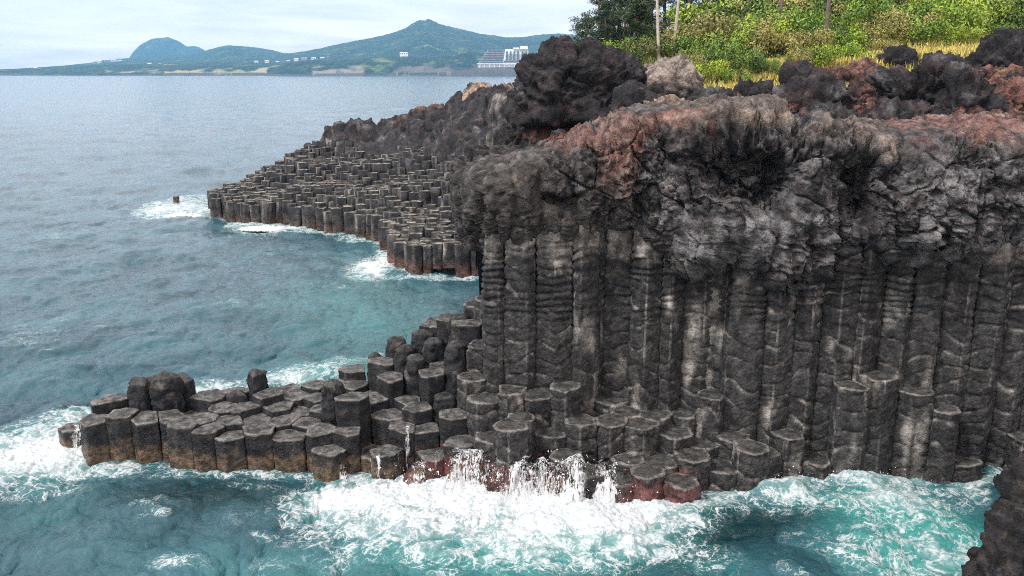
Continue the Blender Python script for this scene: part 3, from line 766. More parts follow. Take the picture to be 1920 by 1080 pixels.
OUT = [(1410, 158, 262, 92, 49.5, 21, 'black jagged rock with a hollowed left shoulder above the cliff arch', {}),
       (1505, 120, 210, 46, 56, 22, 'small upright black knob standing against the yellow grass', {}),
       (1520, 168, 275, 120, 49.5, 23, 'broad pitted black outcrop below the upright knob', {}),
       (1335, 190, 262, 90, 48, 24, 'low dark crumbly rock above the orange lava crust', {}),
       (1598, 128, 180, 80, 62, 25, 'purple-red rounded rock half buried in yellow grass', {'red': .7}),
       (1745, 132, 250, 150, 50, 26, 'large dark domed outcrop with a shadowed hollow near the right', {}),
       (1690, 100, 150, 60, 63, 27, 'small black rock on the grass above the domed outcrop', {}),
       (1812, 150, 280, 90, 47.5, 28, 'dark lumpy rock at the right shoulder of the domed outcrop', {}),
       (1890, 78, 165, 110, 60, 29, 'big black rock on the skyline slope at the right edge', {}),
       (1895, 170, 240, 110, 50, 30, 'smooth red-brown slab rock near the right edge', {'red': .8}),
       (1640, 150, 235, 70, 54, 31, 'red jagged rock left of the domed outcrop', {'red': .6}),
       (1560, 205, 285, 70, 46.6, 32, 'grey pitted rock at the cliff lip below the broad outcrop', {}),
       (1690, 195, 300, 80, 46.5, 33, 'dark hollowed rock at the cliff lip below the domed outcrop', {}),
       (1865, 215, 300, 100, 46.4, 34, 'reddish craggy rock on the cliff lip at the right edge', {'red': .6}),
       (1250, 205, 262, 90, 46.3, 35, 'tan and orange lumpy rock on the cliff lip', {'tan': .8, 'red': .5}),
       (1720, 108, 150, 50, 68, 36, 'small dark rock in the grass near the right shrubs', {}),
       (1800, 118, 160, 60, 62, 37, 'brown rock in the grass left of the big skyline rock', {'red': .4})]
for px, y0, y1, w, Y, sd, lab, kw in OUT:
    rock('rock_outcrop', px, y0, y1, w, Y, sd, lab, cat='rock', group='rock outcrops on the plateau', step=.1, craggy=.85,
         depth=w * .026, colfn=(lambda P, d, sd=sd, kw=kw: lava_col(P, sd, kw.get('red', .15), .2, kw.get('tan', 0.0))), boxy=.8)
# loose stones on the plateau (countless rubble)
vs, fs, cs = [], [], []; off = 0
base = sphere_grid(7, 5).reshape(-1, 3); bf = grid_faces(5, 7, True)
cap0 = np.arange(9)[::-1][None, :]; 
rs2 = np.random.RandomState(8)
N_ST = 4200
xs = rs2.uniform(2, 44, N_ST); ys = 45.5 + rs2.rand(N_ST) ** 1.2 * 22
zz = plateau_z(xs, ys); gg = grass_amt(xs, ys)
for i in range(N_ST):
    if gg[i] > .55 or abs(xs[i] / ys[i]) > .8: continue
    r = rs2.uniform(.10, .34) * (1.5 if rs2.rand() < .1 else 1)
    q = base * r * rs2.uniform(.6, 1.2, 3) + rs2.normal(0, r * .13, (len(base), 3))
    q += [xs[i], ys[i], zz[i] + .25 + r * .2]
    vs.append(q); fs.append(bf + off); off += len(base)
    c0 = np.array(L_RED) * rs2.uniform(.3, .9) if rs2.rand() < .55 else np.array(L_DARK) * rs2.uniform(.8, 2.2)
    cs.append(np.tile(c0, (len(base), 1)))
vs = np.vstack(vs); fs = np.vstack(fs); cs = np.vstack(cs)
o = mk('rubble', np_mesh('rubble', vs, fs, {'col': np.concatenate([cs, np.zeros((len(cs), 1))], 1)}, M_LAVA, smooth=False))
tag(o, 'loose red and black lava rubble strewn over the cliff top', 'rubble', kind='stuff')

# near dark rock in the bottom right corner
def corner_col(P, d): return mixc(lava_col(P, 40, 0, .0), [.10, .085, .05], sstep(.1, .45, fbm(P * 1.6, 4)) * .6)
k0 = aty(1960, 1000, 27.5)
me = rock_mesh('foreground_rock', (5.4, 5, 10.0), 41, craggy=.42, colfn=corner_col, step=.05, wet=.25, boxy=.8, center=k0)
o = mk('foreground_rock', me, (k0[0] + .95, 27.5, .9)); tag(o, 'rough black rock filling the bottom right corner in front of the surf', 'rock')
k1 = aty(1925, 930, 36)
me = rock_mesh('foreground_rock', (2.6, 3, 7), 43, craggy=.4, colfn=corner_col, step=.06, wet=.25, boxy=.8, center=k1)
o = mk('foreground_rock', me, (k1[0] + .9, 35.0, 2.0)); tag(o, 'dark upright rock behind the corner rock at the right edge', 'rock')
# ------------------------------------------------------------------ far column headland
fc = []
for px, py, z in [(405, 384, 2.6), (450, 386, 2.6), (520, 392, 2.7), (580, 402, 2.7), (640, 412, 2.6), (700, 428, 2.6), (735, 455, 2.6), (770, 474, 2.8), (850, 480, 3.0), (930, 480, 3.1)]:
    p = atz(px, py, z); fc.append(p)
for px, py, Y in [(415, 358, 128), (440, 342, 130), (480, 328, 131), (510, 312, 132), (560, 285, 133), (585, 268, 134), (620, 248, 135), (660, 240, 135), (700, 236, 136), (760, 226, 136), (830, 210, 136),
                  (880, 190, 134), (920, 178, 130), (960, 180, 124), (1000, 200, 118),
                  (500, 360, 121), (600, 345, 117), (600, 300, 127), (700, 350, 113), (700, 300, 121), (700, 265, 130), (800, 400, 100), (800, 340, 108), (800, 280, 118), (800, 240, 128),
                  (880, 420, 92), (880, 340, 100), (880, 280, 109), (880, 240, 118), (960, 420, 90), (960, 320, 98), (980, 270, 106), (1000, 240, 110)]:
    fc.append(aty(px, py, Y))
FC = np.array(fc)
def far_z(x, y):
    w = 1.0 / ((x[:, None] - FC[:, 0]) ** 2 + (y[:, None] - FC[:, 1]) ** 2 + 3.0) ** 2
    return (w * FC[:, 2]).sum(1) / w.sum(1)
fw = [tuple(atz(a, b, 0)[:2]) for a, b in [(395, 408), (440, 418), (520, 421), (580, 433), (640, 440), (700, 450), (722, 468), (745, 500), (770, 513), (900, 520), (1020, 522)]]
far_poly = fw + [(8, 95), (10, 138), (-12, 140), (-26, 139), (-40, 134), (-44, 129), (-44.5, 124)]
fw_np = np.array(fw)
rs3 = np.random.RandomState(14)
fs_, yy, row = [], 80.0, 0
while yy < 134:
    x = -47 + (row % 2)
    while x < 4:
        fs_.append((x + rs3.uniform(-.42, .42), yy + rs3.uniform(-.4, .4))); x += 1.42
    yy += 1.28; row += 1
FS = np.array(fs_)
zz = far_z(FS[:, 0], FS[:, 1])
hid = lambda x, y: (x / (y * CP)) * F + CX > 925
farc = []
for i, p in enumerate(FS):
    if not inside(far_poly, p[0], p[1]) or hid(*p): continue
    if zz[i] > 9.6 + 1.2 * math.sin(p[0] * .4): continue
    d = np.hypot(FS[:, 0] - p[0], FS[:, 1] - p[1]); o = np.argsort(d)[1:16]
    poly = clip_cell(p, [FS[k] for k in o])
    if poly is None: continue
    poly = np.clip(poly, p - 1.7, p + 1.7)
    farc.append((np.min(np.hypot(fw_np[:, 0] - p[0], fw_np[:, 1] - p[1])), p, poly, max(1.0, zz[i] + rs3.uniform(-.2, .15) + .45 * fbm(np.array([[p[0] * .25, p[1] * .25, 2.]]), 2)[0]), i))
n_ind = 296 - len(near_cols)
farc.sort(key=lambda t: t[1][1] + 1.2 * t[0])
print('far columns', len(farc), 'individual', n_ind)
nFL = 0
mv, mf, mfq, mc, off = [], [], [], [], 0
for k, (dd, p, poly, z1, i) in enumerate(farc):
    me, org = column_mesh(poly, -1.0 if dd < 3 else z1 - 2.6, z1, 'far', .42, seed=i + 500, mat=M_FAR, tilt=rs3.uniform(-.06, .06, 2))
    if k < n_ind:
        o = mk('basalt_column', me, org); o['category'] = 'basalt column'; o['kind'] = 'thing'; o['group'] = 'column tops of the far headland'
        o['label'] = 'pale-rimmed column at the water edge of the far headland' if dd < 2.2 else 'one of the many small pale-rimmed column tops paving the near slope of the far headland'
    else:
        n = len(me.vertices); a = np.empty(n * 3, np.float32); me.vertices.foreach_get('co', a)
        c = np.empty(n * 4, np.float32); me.attributes['col'].data.foreach_get('color', c)
        for pl in me.polygons:
            (mf if len(pl.vertices) == 3 else mfq).append([v + off for v in pl.vertices])
        mv.append(a.reshape(-1, 3) + org); mc.append(c.reshape(-1, 4)); off += n
        bpy.data.meshes.remove(me)
if mv:
    o = mk('basalt_columns', np_mesh('far_columns', np.vstack(mv), [np.array(mfq), np.array(mf)], {'col': np.vstack(mc)}, M_FAR))
    tag(o, 'countless small column tops covering the upper slope of the far headland', 'basalt columns', kind='stuff')
# headland body and rough crest
X, Yg, nx, ny = ground_grid(-47, 9, 80, 146, .25)
z = far_z(X, Yg)
P = np.stack([X, Yg, z], 1)
wr = P + 1.6 * np.stack([fbm(P * .22, 2), fbm(P * .22 + 9, 2), fbm(P * .22 + 19, 2)], 1)
f1, f2, cid = worley(wr * .42)
q1, q2, qc = worley(wr * [.55, .55, .3] + 3); crag = 1.5 * (qc / 255.0 - .5) + 1.0 * fbm(wr * .28, 4, .55, 2) + .9 * (.55 - f1) + 1.0 * fbm(P * .5, 4, .62, 1)
up = sstep(8.6, 10.4, z + 1.2 * fbm(P * .15 + 4, 2))
# falls to the sea outside the outline
sd = np.full(len(X), 1e9); poly = np.array(far_poly); ins = np.zeros(len(X), bool)
j = len(poly) - 1
for i in range(len(poly)):
    a, b = poly[j], poly[i]; ab = b - a; t = np.clip(((X - a[0]) * ab[0] + (Yg - a[1]) * ab[1]) / (ab @ ab), 0, 1)
    sd = np.minimum(sd, np.hypot(X - a[0] - t * ab[0], Yg - a[1] - t * ab[1]))
    cnd = ((b[1] > Yg) != (a[1] > Yg)); ins ^= cnd & (X < (a[0] - b[0]) * (Yg - b[1]) / (a[1] - b[1] + 1e-9) + b[0]); j = i
sg = np.where(ins, sd, -sd)
P[:, 2] += -1.1 * (1 - up) + up * (crag + .1)
P[:, 2] = lerp(-2.0, P[:, 2], sstep(.2, 2.6, sg))
c = lava_col(P * .6, 3, .2 * up * sstep(-.1, .4, fbm(P * .1, 2)), .12, .25 * up * sstep(11, 14, P[:, 2]))
c = mixc(c, np.array([.03, .028, .026]), (1 - up) * .8)
c = mixc(c, [.15, .135, .12], up * sstep(.2, .5, fbm(P * .35 + 12, 4)) * .4)
o = mk('headland', np_mesh('headland', P, grid_faces(ny, nx), {'col': np.concatenate([c, np.zeros((len(P), 1))], 1)}, M_FAR))
tag(o, 'far headland of rough dark lava sloping down to the sea', 'headland', kind='structure')
def brown(P, d): return mixc(lava_col(P * .6, 8, 0, .2), [.13, .075, .058], sstep(-.3, .2, fbm(P * .4, 3)) * .8)
for px, y0, y1, w, Y, sd, lab, fn in [
        (897, 160, 212, 54, 131, 51, 'large rounded tan boulder on the crest of the far headland', tan_col), (948, 157, 185, 26, 128, 52, 'smaller tan boulder between the crest boulder and the black boulder', tan_col),
        (790, 202, 240, 34, 135, 53, 'brown pointed crag on the far crest', brown), (822, 197, 232, 40, 135, 54, 'jagged brown crag right of the pointed one on the far crest', brown),
        (755, 220, 248, 46, 135, 55, 'low brown crag in the middle of the far crest', brown), (636, 230, 292, 34, 133, 56, 'pale-sided spur standing up at the left end of the far crest', lambda P, d: mixc(lava_col(P * .6, 8, 0, .2), [.19, .175, .15], sstep(-.1, .3, fbm(P * .3, 3)) * .9)),
        (617, 238, 285, 20, 134, 57, 'dark narrow rock at the left end of the far crest', None), (668, 238, 262, 46, 135, 58, 'dark broken rock right of the pale spur', None), (712, 236, 260, 34, 136, 59, 'small dark crag near the middle of the far crest', None),
        (578, 270, 288, 16, 133, 60, 'small black block standing on the far slope edge', None), (865, 190, 225, 40, 133, 61, 'brown crag just left of the tan boulder', brown), (925, 172, 225, 40, 124, 62, 'brown broken rock below the tan boulders', brown)]:
    rock('crag', px, y0, y1, w, Y, sd, lab, cat='rock', group='crags along the far crest', step=.3, craggy=.5, mat=M_FAR, colfn=fn, boxy=.8)
# little sea stack
p = atz(331, 383, 0)
a = np.linspace(0, 2 * np.pi, 7)[:-1] + .2
me, org = column_mesh(p[:2] + .5 * np.stack([np.cos(a), np.sin(a)], 1), -1, 1.25, 'low', .14, seed=77, red=red_amt)
tag(mk('sea_stack', me, org), 'small black stump standing alone in white foam off the far headland', 'rock')

# ------------------------------------------------------------------ distant coast and mountains
def forest_material(name, c1, c2, c3, s1=.004, s2=.03):
    m, nt = newmat(name); T = NT(nt)
    out = T.n('ShaderNodeOutputMaterial'); b = T.n('ShaderNodeBsdfPrincipled'); T.l(b.outputs[0], out.inputs[0])
    at = T.n('ShaderNodeAttribute', attribute_name='col')
    pos = T.n('ShaderNodeNewGeometry').outputs['Position']
    n1 = T.noise(pos, s1, 8, .65); v = T.vor(pos, s2)
    c = T.mix(T.ramp(n1, .35, .65), c1, c2); c = T.mix(T.ramp(T.noise(pos, s1 * 2.3, 5), .56, .66), c, c3)
    c = T.mix(1.0, c, T.mix(T.ramp(v, 0, .7), (1.25, 1.25, 1.25), (.5, .5, .5)), 'MULTIPLY')
    c = T.mix(at.outputs['Alpha'], c, at.outputs['Color'])
    T.l(c, b.inputs['Base Color']); b.inputs['Roughness'].default_value = .9; b.inputs['Specular IOR Level'].default_value = .1
    bp = T.n('ShaderNodeBump'); bp.inputs['Strength'].default_value = 1; bp.inputs['Distance'].default_value = 6
    T.l(T.math('ADD', n1, T.math('MULTIPLY', v, -.5)), bp.inputs['Height']); T.l(bp.outputs[0], b.inputs['Normal'])
    return m
M_FOREST = forest_material('far_forest', (.010, .026, .026), (.034, .070, .045), (.10, .13, .04))
def ridge(name, label, prof, Yc, Yf, Yb, nx=260, ny=70, rough=.08, cliffs=(), field=(), base=0.0, cat='hill'):
    """crest profile seen at distance Yc, front foot Yf, back foot Yb"""
    px = np.array([p[0] for p in prof], float); py = np.array([p[1] for p in prof], float)
    pts = np.array([aty(a, b, Yc) for a, b in zip(px, py)])
    x = np.linspace(pts[0, 0], pts[-1, 0], nx); crest = np.interp(x, pts[:, 0], pts[:, 2])
    ty = np.linspace(0, 1, ny); yr = Yf + (Yb - Yf) * ty
    X, Yg = np.meshgrid(x, yr); hc = np.tile(crest, (ny, 1))
    tf = np.clip((Yg - Yf) / (Yc - Yf), 0, 1); tb = np.clip((Yb - Yg) / (Yb - Yc), 0, 1)
    up = np.minimum(tf, tb)
    # keep the same silhouette direction: x spreads with distance
    Xs = X * (Yg / Yc)
    P = np.stack([Xs, Yg, X * 0], -1).reshape(-1, 3)
    s = 1.0 / (Yc * .03)
    n = fbm(P * [s, s, 0] + 3, 5, .55, 1); 
    prof_up = np.sin(up.ravel() * np.pi / 2) ** .8
    z = base + (hc.ravel() - base) * prof_up * (1 + rough * 1.8 * n * (1 - prof_up)) + hc.ravel() * rough * .35 * fbm(P * [s * 4, s * 4, 0], 4) * prof_up
    z += rough * 12 * fbm(P * [.02, .02, 0] + 5, 3)
    col = np.zeros((len(P), 4), np.float32)
    ppx = P[:, 0] / (P[:, 1] * CP) * F + CX
    for a, b, z0, z1, cc, am in cliffs:       # bare rock faces / fields: px range and height range
        m = sstep(a - 6, a + 2, ppx) * sstep(b + 6, b - 2, ppx) * sstep(z0 - 6, z0, z) * sstep(z1 + 8, z1, z)
        m = m * sstep(-.25, .15, fbm(P * [.012, .0, 0] + 7 + np.array([0, 0, 1]) * (z * .05)[:, None], 4) + am - .5 - .5 * sstep(z0, z1 + 1, z))
        col[:, :3] = mixc(col[:, :3], cc, m > .02); col[:, 3] = np.maximum(col[:, 3], m * .95)
    P[:, 2] = z
    o = mk(name, np_mesh(name, P, grid_faces(ny, nx), {'col': col}, M_FOREST)); tag(o, label, cat, kind='structure'); return o
ridge('mountain', 'bare-sided blue dome mountain on the horizon', [(236, 122), (244, 106), (252, 95), (262, 85), (276, 77), (290, 72), (315, 70), (330, 75), (345, 84), (352, 88), (368, 87), (380, 92), (392, 100), (420, 118)],
      9500, 9000, 10500, 200, 60, .14, cliffs=[(244, 300, 60, 230, (.30, .27, .24), .12), (328, 345, 60, 200, (.34, .30, .25), .3)])
ridge('hill', 'long low wooded hills left of the main mountain', [(-60, 135), (60, 127), (120, 123), (170, 118), (200, 112), (250, 109), (330, 106), (370, 101), (395, 93), (425, 86), (445, 87), (480, 90), (512, 95), (530, 100), (570, 103), (620, 104)],
      7500, 5400, 9000, 260, 70, .08)
ridge('mountain', 'broad green mountain with a small pointed summit', [(480, 110), (530, 103), (565, 98), (600, 92), (640, 83), (690, 74), (720, 68), (745, 61), (762, 54), (778, 44), (788, 40), (796, 42), (803, 37.5), (812, 42), (825, 48), (850, 54), (900, 65), (950, 72), (985, 71), (1010, 67), (1045, 65), (1085, 68), (1130, 76), (1250, 90)],
      6600, 4700, 8500, 360, 110, .12)
CLF = (.20, .165, .14)
ridge('coast', 'low far shore with pale fields and a rocky waterline', [(-120, 131), (0, 130), (60, 128), (110, 124), (180, 122), (250, 121), (330, 119), (420, 117), (500, 118), (560, 117), (620, 116)],
      4600, 3900, 5200, 420, 60, .15, cliffs=[(310, 525, 6, 50, (.34, .30, .17), .62), (200, 300, 14, 40, (.30, .27, .22), .35), (-100, 620, -5, 5, (.07, .06, .055), .9)], cat='coast')
ridge('coast', 'wooded sea cliffs below the main mountain', [(500, 131), (540, 119), (580, 114), (640, 112), (700, 108), (760, 106), (800, 107), (850, 104), (880, 98), (905, 100), (960, 118), (1040, 118), (1150, 112)],
      3900, 3600, 4500, 420, 80, .16, cliffs=[(588, 680, 3, 36, (.24, .20, .18), .85), (600, 900, 3, 60, (.13, .11, .10), .2), (740, 960, 15, 60, (.13, .11, .10), .6), (690, 770, 60, 90, (.17, .20, .05), .4), (740, 845, -4, 3.5, (.5, .42, .30), .95), (500, 1100, -4, 3, (.09, .08, .075), .9)], cat='coast')
ridge('coast', 'flat-topped dark rock platform under the big white hotel', [(846, 131), (850, 127), (900, 126.5), (960, 126), (1060, 126), (1120, 127)],
      3520, 3480, 3800, 160, 40, .1, cliffs=[(840, 1100, -5, 60, (.09, .075, .072), .95)], cat='coast')
# far buildings
M_WHITE = flat_material('white_render', (.86, .84, .80), .7, .08, .05)
M_CONC = flat_material('old_concrete', (.36, .32, .32), .8, .2, .05)
M_WIN = flat_material('dark_glazing', (.07, .075, .09), .3, .3, .1)
def boxes(name, L, mat, parent=None, loc=(0, 0, 0)):
    v, f = [], []
    for (x0, x1, y0, y1, z0, z1, ins) in L:
        b = len(v)
        v += [(x0, y0, z0), (x1, y0, z0), (x1, y1, z0), (x0, y1, z0), (x0 + ins[0], y0 + ins[2], z1), (x1 - ins[1], y0 + ins[2], z1), (x1 - ins[1], y1, z1), (x0 + ins[0], y1, z1)]
        f += [(b, b + 3, b + 2, b + 1), (b + 4, b + 5, b + 6, b + 7), (b, b + 1, b + 5, b + 4), (b + 1, b + 2, b + 6, b + 5), (b + 2, b + 3, b + 7, b + 6), (b + 3, b, b + 4, b + 7)]
    me = np_mesh(name, np.array(v, float), np.array(f), None, mat, smooth=False)
    return mk(name, me, loc, parent)
YH = 3560.0
def hx(px): return aty(px, 130, YH)[0]
def hz(py): return aty(960, py, YH)[2]
h = empty('hotel', (hx(950), YH, hz(127))); ox, oz = h.location[0], h.location[2]
def B(a, b, y0, y1, top, bot, il=0, ir=0, iy=0): return (hx(a) - ox, hx(b) - ox, y0, y1, hz(bot) - oz, hz(top) - oz, (il, ir, iy))
boxes('podium', [B(896, 992, 0, 90, 121, 129)], M_WHITE, h)
boxes('white_wing', [B(943, 992, 8, 80, 92, 121, 9, 3, 14)], M_WHITE, h)
boxes('tower', [B(975, 990, 12, 70, 86, 92.2, 2, 2, 2), B(962, 974, 14, 60, 89, 92.2, 1, 1, 1)], M_WHITE, h)
for k, a in enumerate([948, 955, 962, 969, 977, 984]):
    boxes('window_bay', [B(a, a + 4.2, 5, 12, 96, 112, 2, 0, 8.6)], M_WIN, h)
boxes('window_band', [B(945, 990, 4, 9, 113.5, 116.5, 0, 0, 0)], M_WIN, h)
w = boxes('terraced_wing', [B(898 + 3.0 * k, 944, 6 + 8 * k, 80, 94 + 4.4 * (5 - k) - 1.2, 94 + 4.4 * (6 - k) - 1.0, 0, 0, 0) for k in range(6)], M_CONC, h)
for k in range(6):
    boxes('balcony_band', [B(899.5 + 3.0 * k, 943, 3.5 + 8 * k, 6.5 + 8 * k, 94 + 4.4 * (5 - k), 94 + 4.4 * (5 - k) + 2.0)], M_WIN, h)
for k in range(10):
    boxes('column', [B(899 + 9.2 * k, 900.4 + 9.2 * k, -5, -1, 119.5, 127)], M_WHITE, h)
boxes('balcony', [B(895, 993, -6, 0.5, 118.6, 120.6)], M_WHITE, h)
tag(h, 'big white stepped hotel with a terraced grey wing above the far shore', 'hotel')
M_ROOF = flat_material('roof_tile', (.20, .12, .10), .8, .2, .05)
rs4 = np.random.RandomState(31)
HB = [(200, 117, 9, 5, 6400), (186, 118, 7, 3.5, 6400), (212, 116, 10, 4.5, 6400), (224, 117, 7, 4, 6400), (176, 118.5, 5, 3, 6400), (75, 132, 6, 3, 4300), (66, 131.5, 4, 4, 4300), (84, 132.5, 6, 3, 4300),
      (192, 135, 7, 3, 4200), (240, 133.5, 10, 3, 4250), (252, 134, 6, 3.5, 4250), (335, 128, 7, 6, 4350), (362, 134, 12, 4, 4250), (376, 133, 8, 5, 4250), (380, 123, 12, 4, 4700),
      (395, 122, 8, 3, 4700), (410, 124, 8, 3, 4700), (425, 123, 10, 4, 4700), (440, 121, 6, 3, 4700), (300, 123, 8, 3, 4900), (520, 128, 9, 4, 4500), (528, 131, 8, 3, 4400), (555, 113, 8, 3, 5200),
      (540, 116, 6, 2.5, 5200), (570, 112, 10, 3, 5200), (588, 112, 8, 3.5, 5200), (604, 111, 7, 3, 5200), (520, 118, 6, 2.5, 5200), (757, 102, 15, 3.5, 4500), (460, 119, 6, 3, 4900), (480, 118, 7, 3, 4900),
      (500, 117, 7, 3, 5000), (615, 110, 6, 3, 5200), (560, 136, 8, 3, 4200), (280, 122, 7, 3, 4900)]
HB.sort()
prev = None
for n_, (px, py, w_, h_, Y) in enumerate(HB):
    k = Y * CP / F; p = aty(px, py, Y); W, Hh = w_ * k, h_ * k
    o = empty('building', (p[0], Y, p[2] - 0))
    tall = Hh > 14
    boxes('wall', [(-W / 2, W / 2, 0, 16, -14, Hh, (0, 0, 0))], M_WHITE if n_ % 3 else M_CONC, o)
    boxes('roof', [(-W / 2 - .8, W / 2 + .8, -.8, 16.8, Hh, Hh + 2.2, (W * .08, W * .08, 4))], M_ROOF if n_ % 4 == 1 else M_WHITE, o)
    nw = max(2, int(W / 9))
    boxes('window_row', [(-W / 2 + (q + .25) * W / nw, -W / 2 + (q + .75) * W / nw, -.35, .2, Hh * .35, Hh * .7, (0, 0, 0)) for q in range(nw)], M_WIN, o)
    zone = 'near the low tip of the far shore' if px < 120 else 'below the dome mountain' if px < 320 else 'beside the pale fields' if px < 510 else 'below the broad mountain'
    peers = [q for q in HB if (q[0] < 120) == (px < 120) and (120 <= q[0] < 320) == (120 <= px < 320) and (320 <= q[0] < 510) == (320 <= px < 510)]
    peers.sort()
    tag(o, '%s far %s building from the left %s' % (ORD[peers.index((px, py, w_, h_, Y))], 'white' if n_ % 3 else 'grey', zone), 'building', 'small buildings along the far shore')
# ------------------------------------------------------------------ the sea
def sea_tile(N, L, wind, amp, wdir, seed, cut=.0, chop=1.0):
    r = np.random.RandomState(seed)
    k1 = np.fft.fftfreq(N, L / N) * 2 * np.pi
    KX, KY = np.meshgrid(k1, k1); K = np.hypot(KX, KY); K[0, 0] = 1e-6
    Lw = wind * wind / 9.81
    ph = np.exp(-1 / (K * Lw) ** 2) / K ** 4 * (((KX * wdir[0] + KY * wdir[1]) / K) ** 2 * .8 + .2) * np.exp(-(K * cut) ** 2)
    ph[0, 0] = 0
    A = (r.normal(size=(N, N)) + 1j * r.normal(size=(N, N))) * np.sqrt(ph)
    h = np.fft.ifft2(A).real; s = amp / h.std(); h *= s
    dxm = np.fft.ifft2(-1j * KX / K * A).real * s * chop; dym = np.fft.ifft2(-1j * KY / K * A).real * s * chop
    return np.stack([dxm, dym, h], -1).astype(np.float32), L
def samp(tile, x, y):
    a, L = tile; N = a.shape[0]
    u = x / L * N; v = y / L * N
    i = np.floor(u).astype(int); j = np.floor(v).astype(int); fu = (u - i)[:, None]; fv = (v - j)[:, None]
    i0, i1, j0, j1 = i % N, (i + 1) % N, j % N, (j + 1) % N
    return (a[j0, i0] * (1 - fu) + a[j0, i1] * fu) * (1 - fv) + (a[j1, i0] * (1 - fu) + a[j1, i1] * fu) * fv
wd = np.array([.55, -.84])
T1 = sea_tile(512, 97.0, 7.0, .20, wd, 1, .06, 1.35)
T2 = sea_tile(512, 31.0, 3.2, .105, (.9, -.4), 2, .03, 1.3)
T3 = sea_tile(512, 11.3, 1.6, .034, (.3, -.9), 3, .01, 1.2)
Ys = [16.0]
while Ys[-1] < 10200: Ys.append(Ys[-1] + max(.09, Ys[-1] ** 2 / 19000.0) if Ys[-1] < 800 else Ys[-1] * 1.12)
Ys = np.array(Ys); ncx = 1150
U = np.linspace(-.92, .92, ncx)
Xg = (U[None, :] * (Ys[:, None] + 6)).ravel(); Yg = np.tile(Ys[:, None], (1, ncx)).ravel()
print('sea verts', len(Xg), len(Ys))
att = lambda a, b: sstep(b, a, Yg)[:, None]
nf = np.maximum(Yg, 1)
d = samp(T1, Xg, Yg) * att(250, 900) + samp(T2, Xg * .94 + Yg * .34, Yg * .94 - Xg * .34) * att(90, 260) + samp(T3, Xg, Yg) * att(45, 90)
# how much white water and milky blue lies where
def seab(L):
    s = np.zeros(len(Xg), np.float32)
    for px, py, rx, ry, a in L:
        c = atz(px, py, 0); ex = atz(px + rx, py, 0)[0] - c[0]; y1 = atz(px, py - ry, 0)[1]; y0 = atz(px, py + ry, 0)[1]; ey = (y1 - y0) / 2
        m = (np.abs(Yg - c[1]) < ey * 3) & (np.abs(Xg - c[0]) < ex * 3)
        s[m] += a * np.exp(-(((Xg[m] - c[0]) / ex) ** 2 + ((Yg[m] - c[1]) / ey) ** 2))
    return s
FOAM = [(650, 935, 110, 22, .8), (760, 930, 130, 32, 1.1), (900, 940, 150, 40, 1.2), (1060, 955, 130, 40, 1.2), (1160, 965, 80, 26, .9), (850, 990, 220, 36, .62), (1050, 1010, 180, 40, .5), (950, 1050, 260, 40, .34), (1180, 1010, 90, 40, .45), (700, 990, 120, 40, .35),
        (1440, 925, 60, 16, .9), (1590, 905, 90, 16, .9), (1540, 945, 130, 22, .4), (1690, 925, 90, 24, .45), (1740, 1010, 110, 60, .42), (1620, 1040, 90, 40, .30), (1350, 960, 90, 12, .5), (1290, 985, 60, 14, .3), (1830, 930, 40, 30, .4), (1480, 915, 50, 12, .6), (1230, 965, 60, 16, .8),
        (1330, 1055, 60, 40, .3), (1500, 1010, 90, 40, .16), (1700, 950, 70, 20, .5), (1780, 1060, 50, 40, .4),
        (60, 830, 100, 45, .85), (110, 870, 90, 22, 1.0), (20, 870, 80, 40, .6), (140, 775, 50, 20, .7), (60, 920, 120, 20, .3), (200, 885, 60, 8, .7), (460, 915, 60, 8, .25), (300, 900, 60, 8, .25), (130, 845, 40, 12, 1.0),
        (420, 725, 60, 16, .5), (540, 710, 80, 14, .35), (600, 690, 70, 22, .28), (380, 735, 40, 9, .55), (700, 640, 60, 40, .12), (560, 720, 60, 8, .5),
        (335, 392, 46, 14, 1.1), (385, 398, 26, 8, .8), (290, 392, 26, 9, .6), (370, 370, 40, 7, .3), (500, 427, 50, 7, 1.1), (550, 431, 30, 5, .9), (450, 421, 26, 4, .6), (600, 437, 50, 4, .5), (700, 506, 30, 18, 1.0), (720, 490, 20, 16, .8), (680, 500, 40, 22, .35), (800, 520, 60, 4, .7), (870, 522, 40, 4, .7), (660, 448, 40, 4, .5),
        (450, 970, 200, 50, .10), (150, 1000, 120, 40, .12), (310, 1060, 50, 16, .25), (540, 975, 20, 8, .45), (490, 1000, 20, 6, .4), (480, 1050, 200, 30, .14)]
foam = seab(FOAM)
AER = [(1760, 1010, 130, 80, 1.0), (1600, 960, 130, 40, .6), (1650, 1050, 120, 40, .5), (950, 1060, 330, 60, .55), (1100, 990, 200, 40, .5), (760, 650, 200, 80, .22), (700, 570, 180, 70, .14), (620, 700, 120, 30, .35), (600, 560, 200, 60, .2), (700, 470, 100, 30, .25), (400, 1060, 260, 60, .25), (100, 950, 140, 60, .25), (60, 860, 130, 40, .4), (1340, 1060, 80, 40, .25)]
aer = seab(AER)
DRK = [(380, 930, 200, 34, 1.0), (620, 920, 60, 14, .6), (1350, 1000, 120, 40, 1.0), (1450, 970, 150, 22, .8), (1280, 1040, 80, 40, .5), (300, 1000, 160, 30, .4), (1840, 900, 50, 40, .8), (1180, 1060, 60, 30, .4), (1500, 1060, 80, 30, .5)]
dark = seab(DRK)
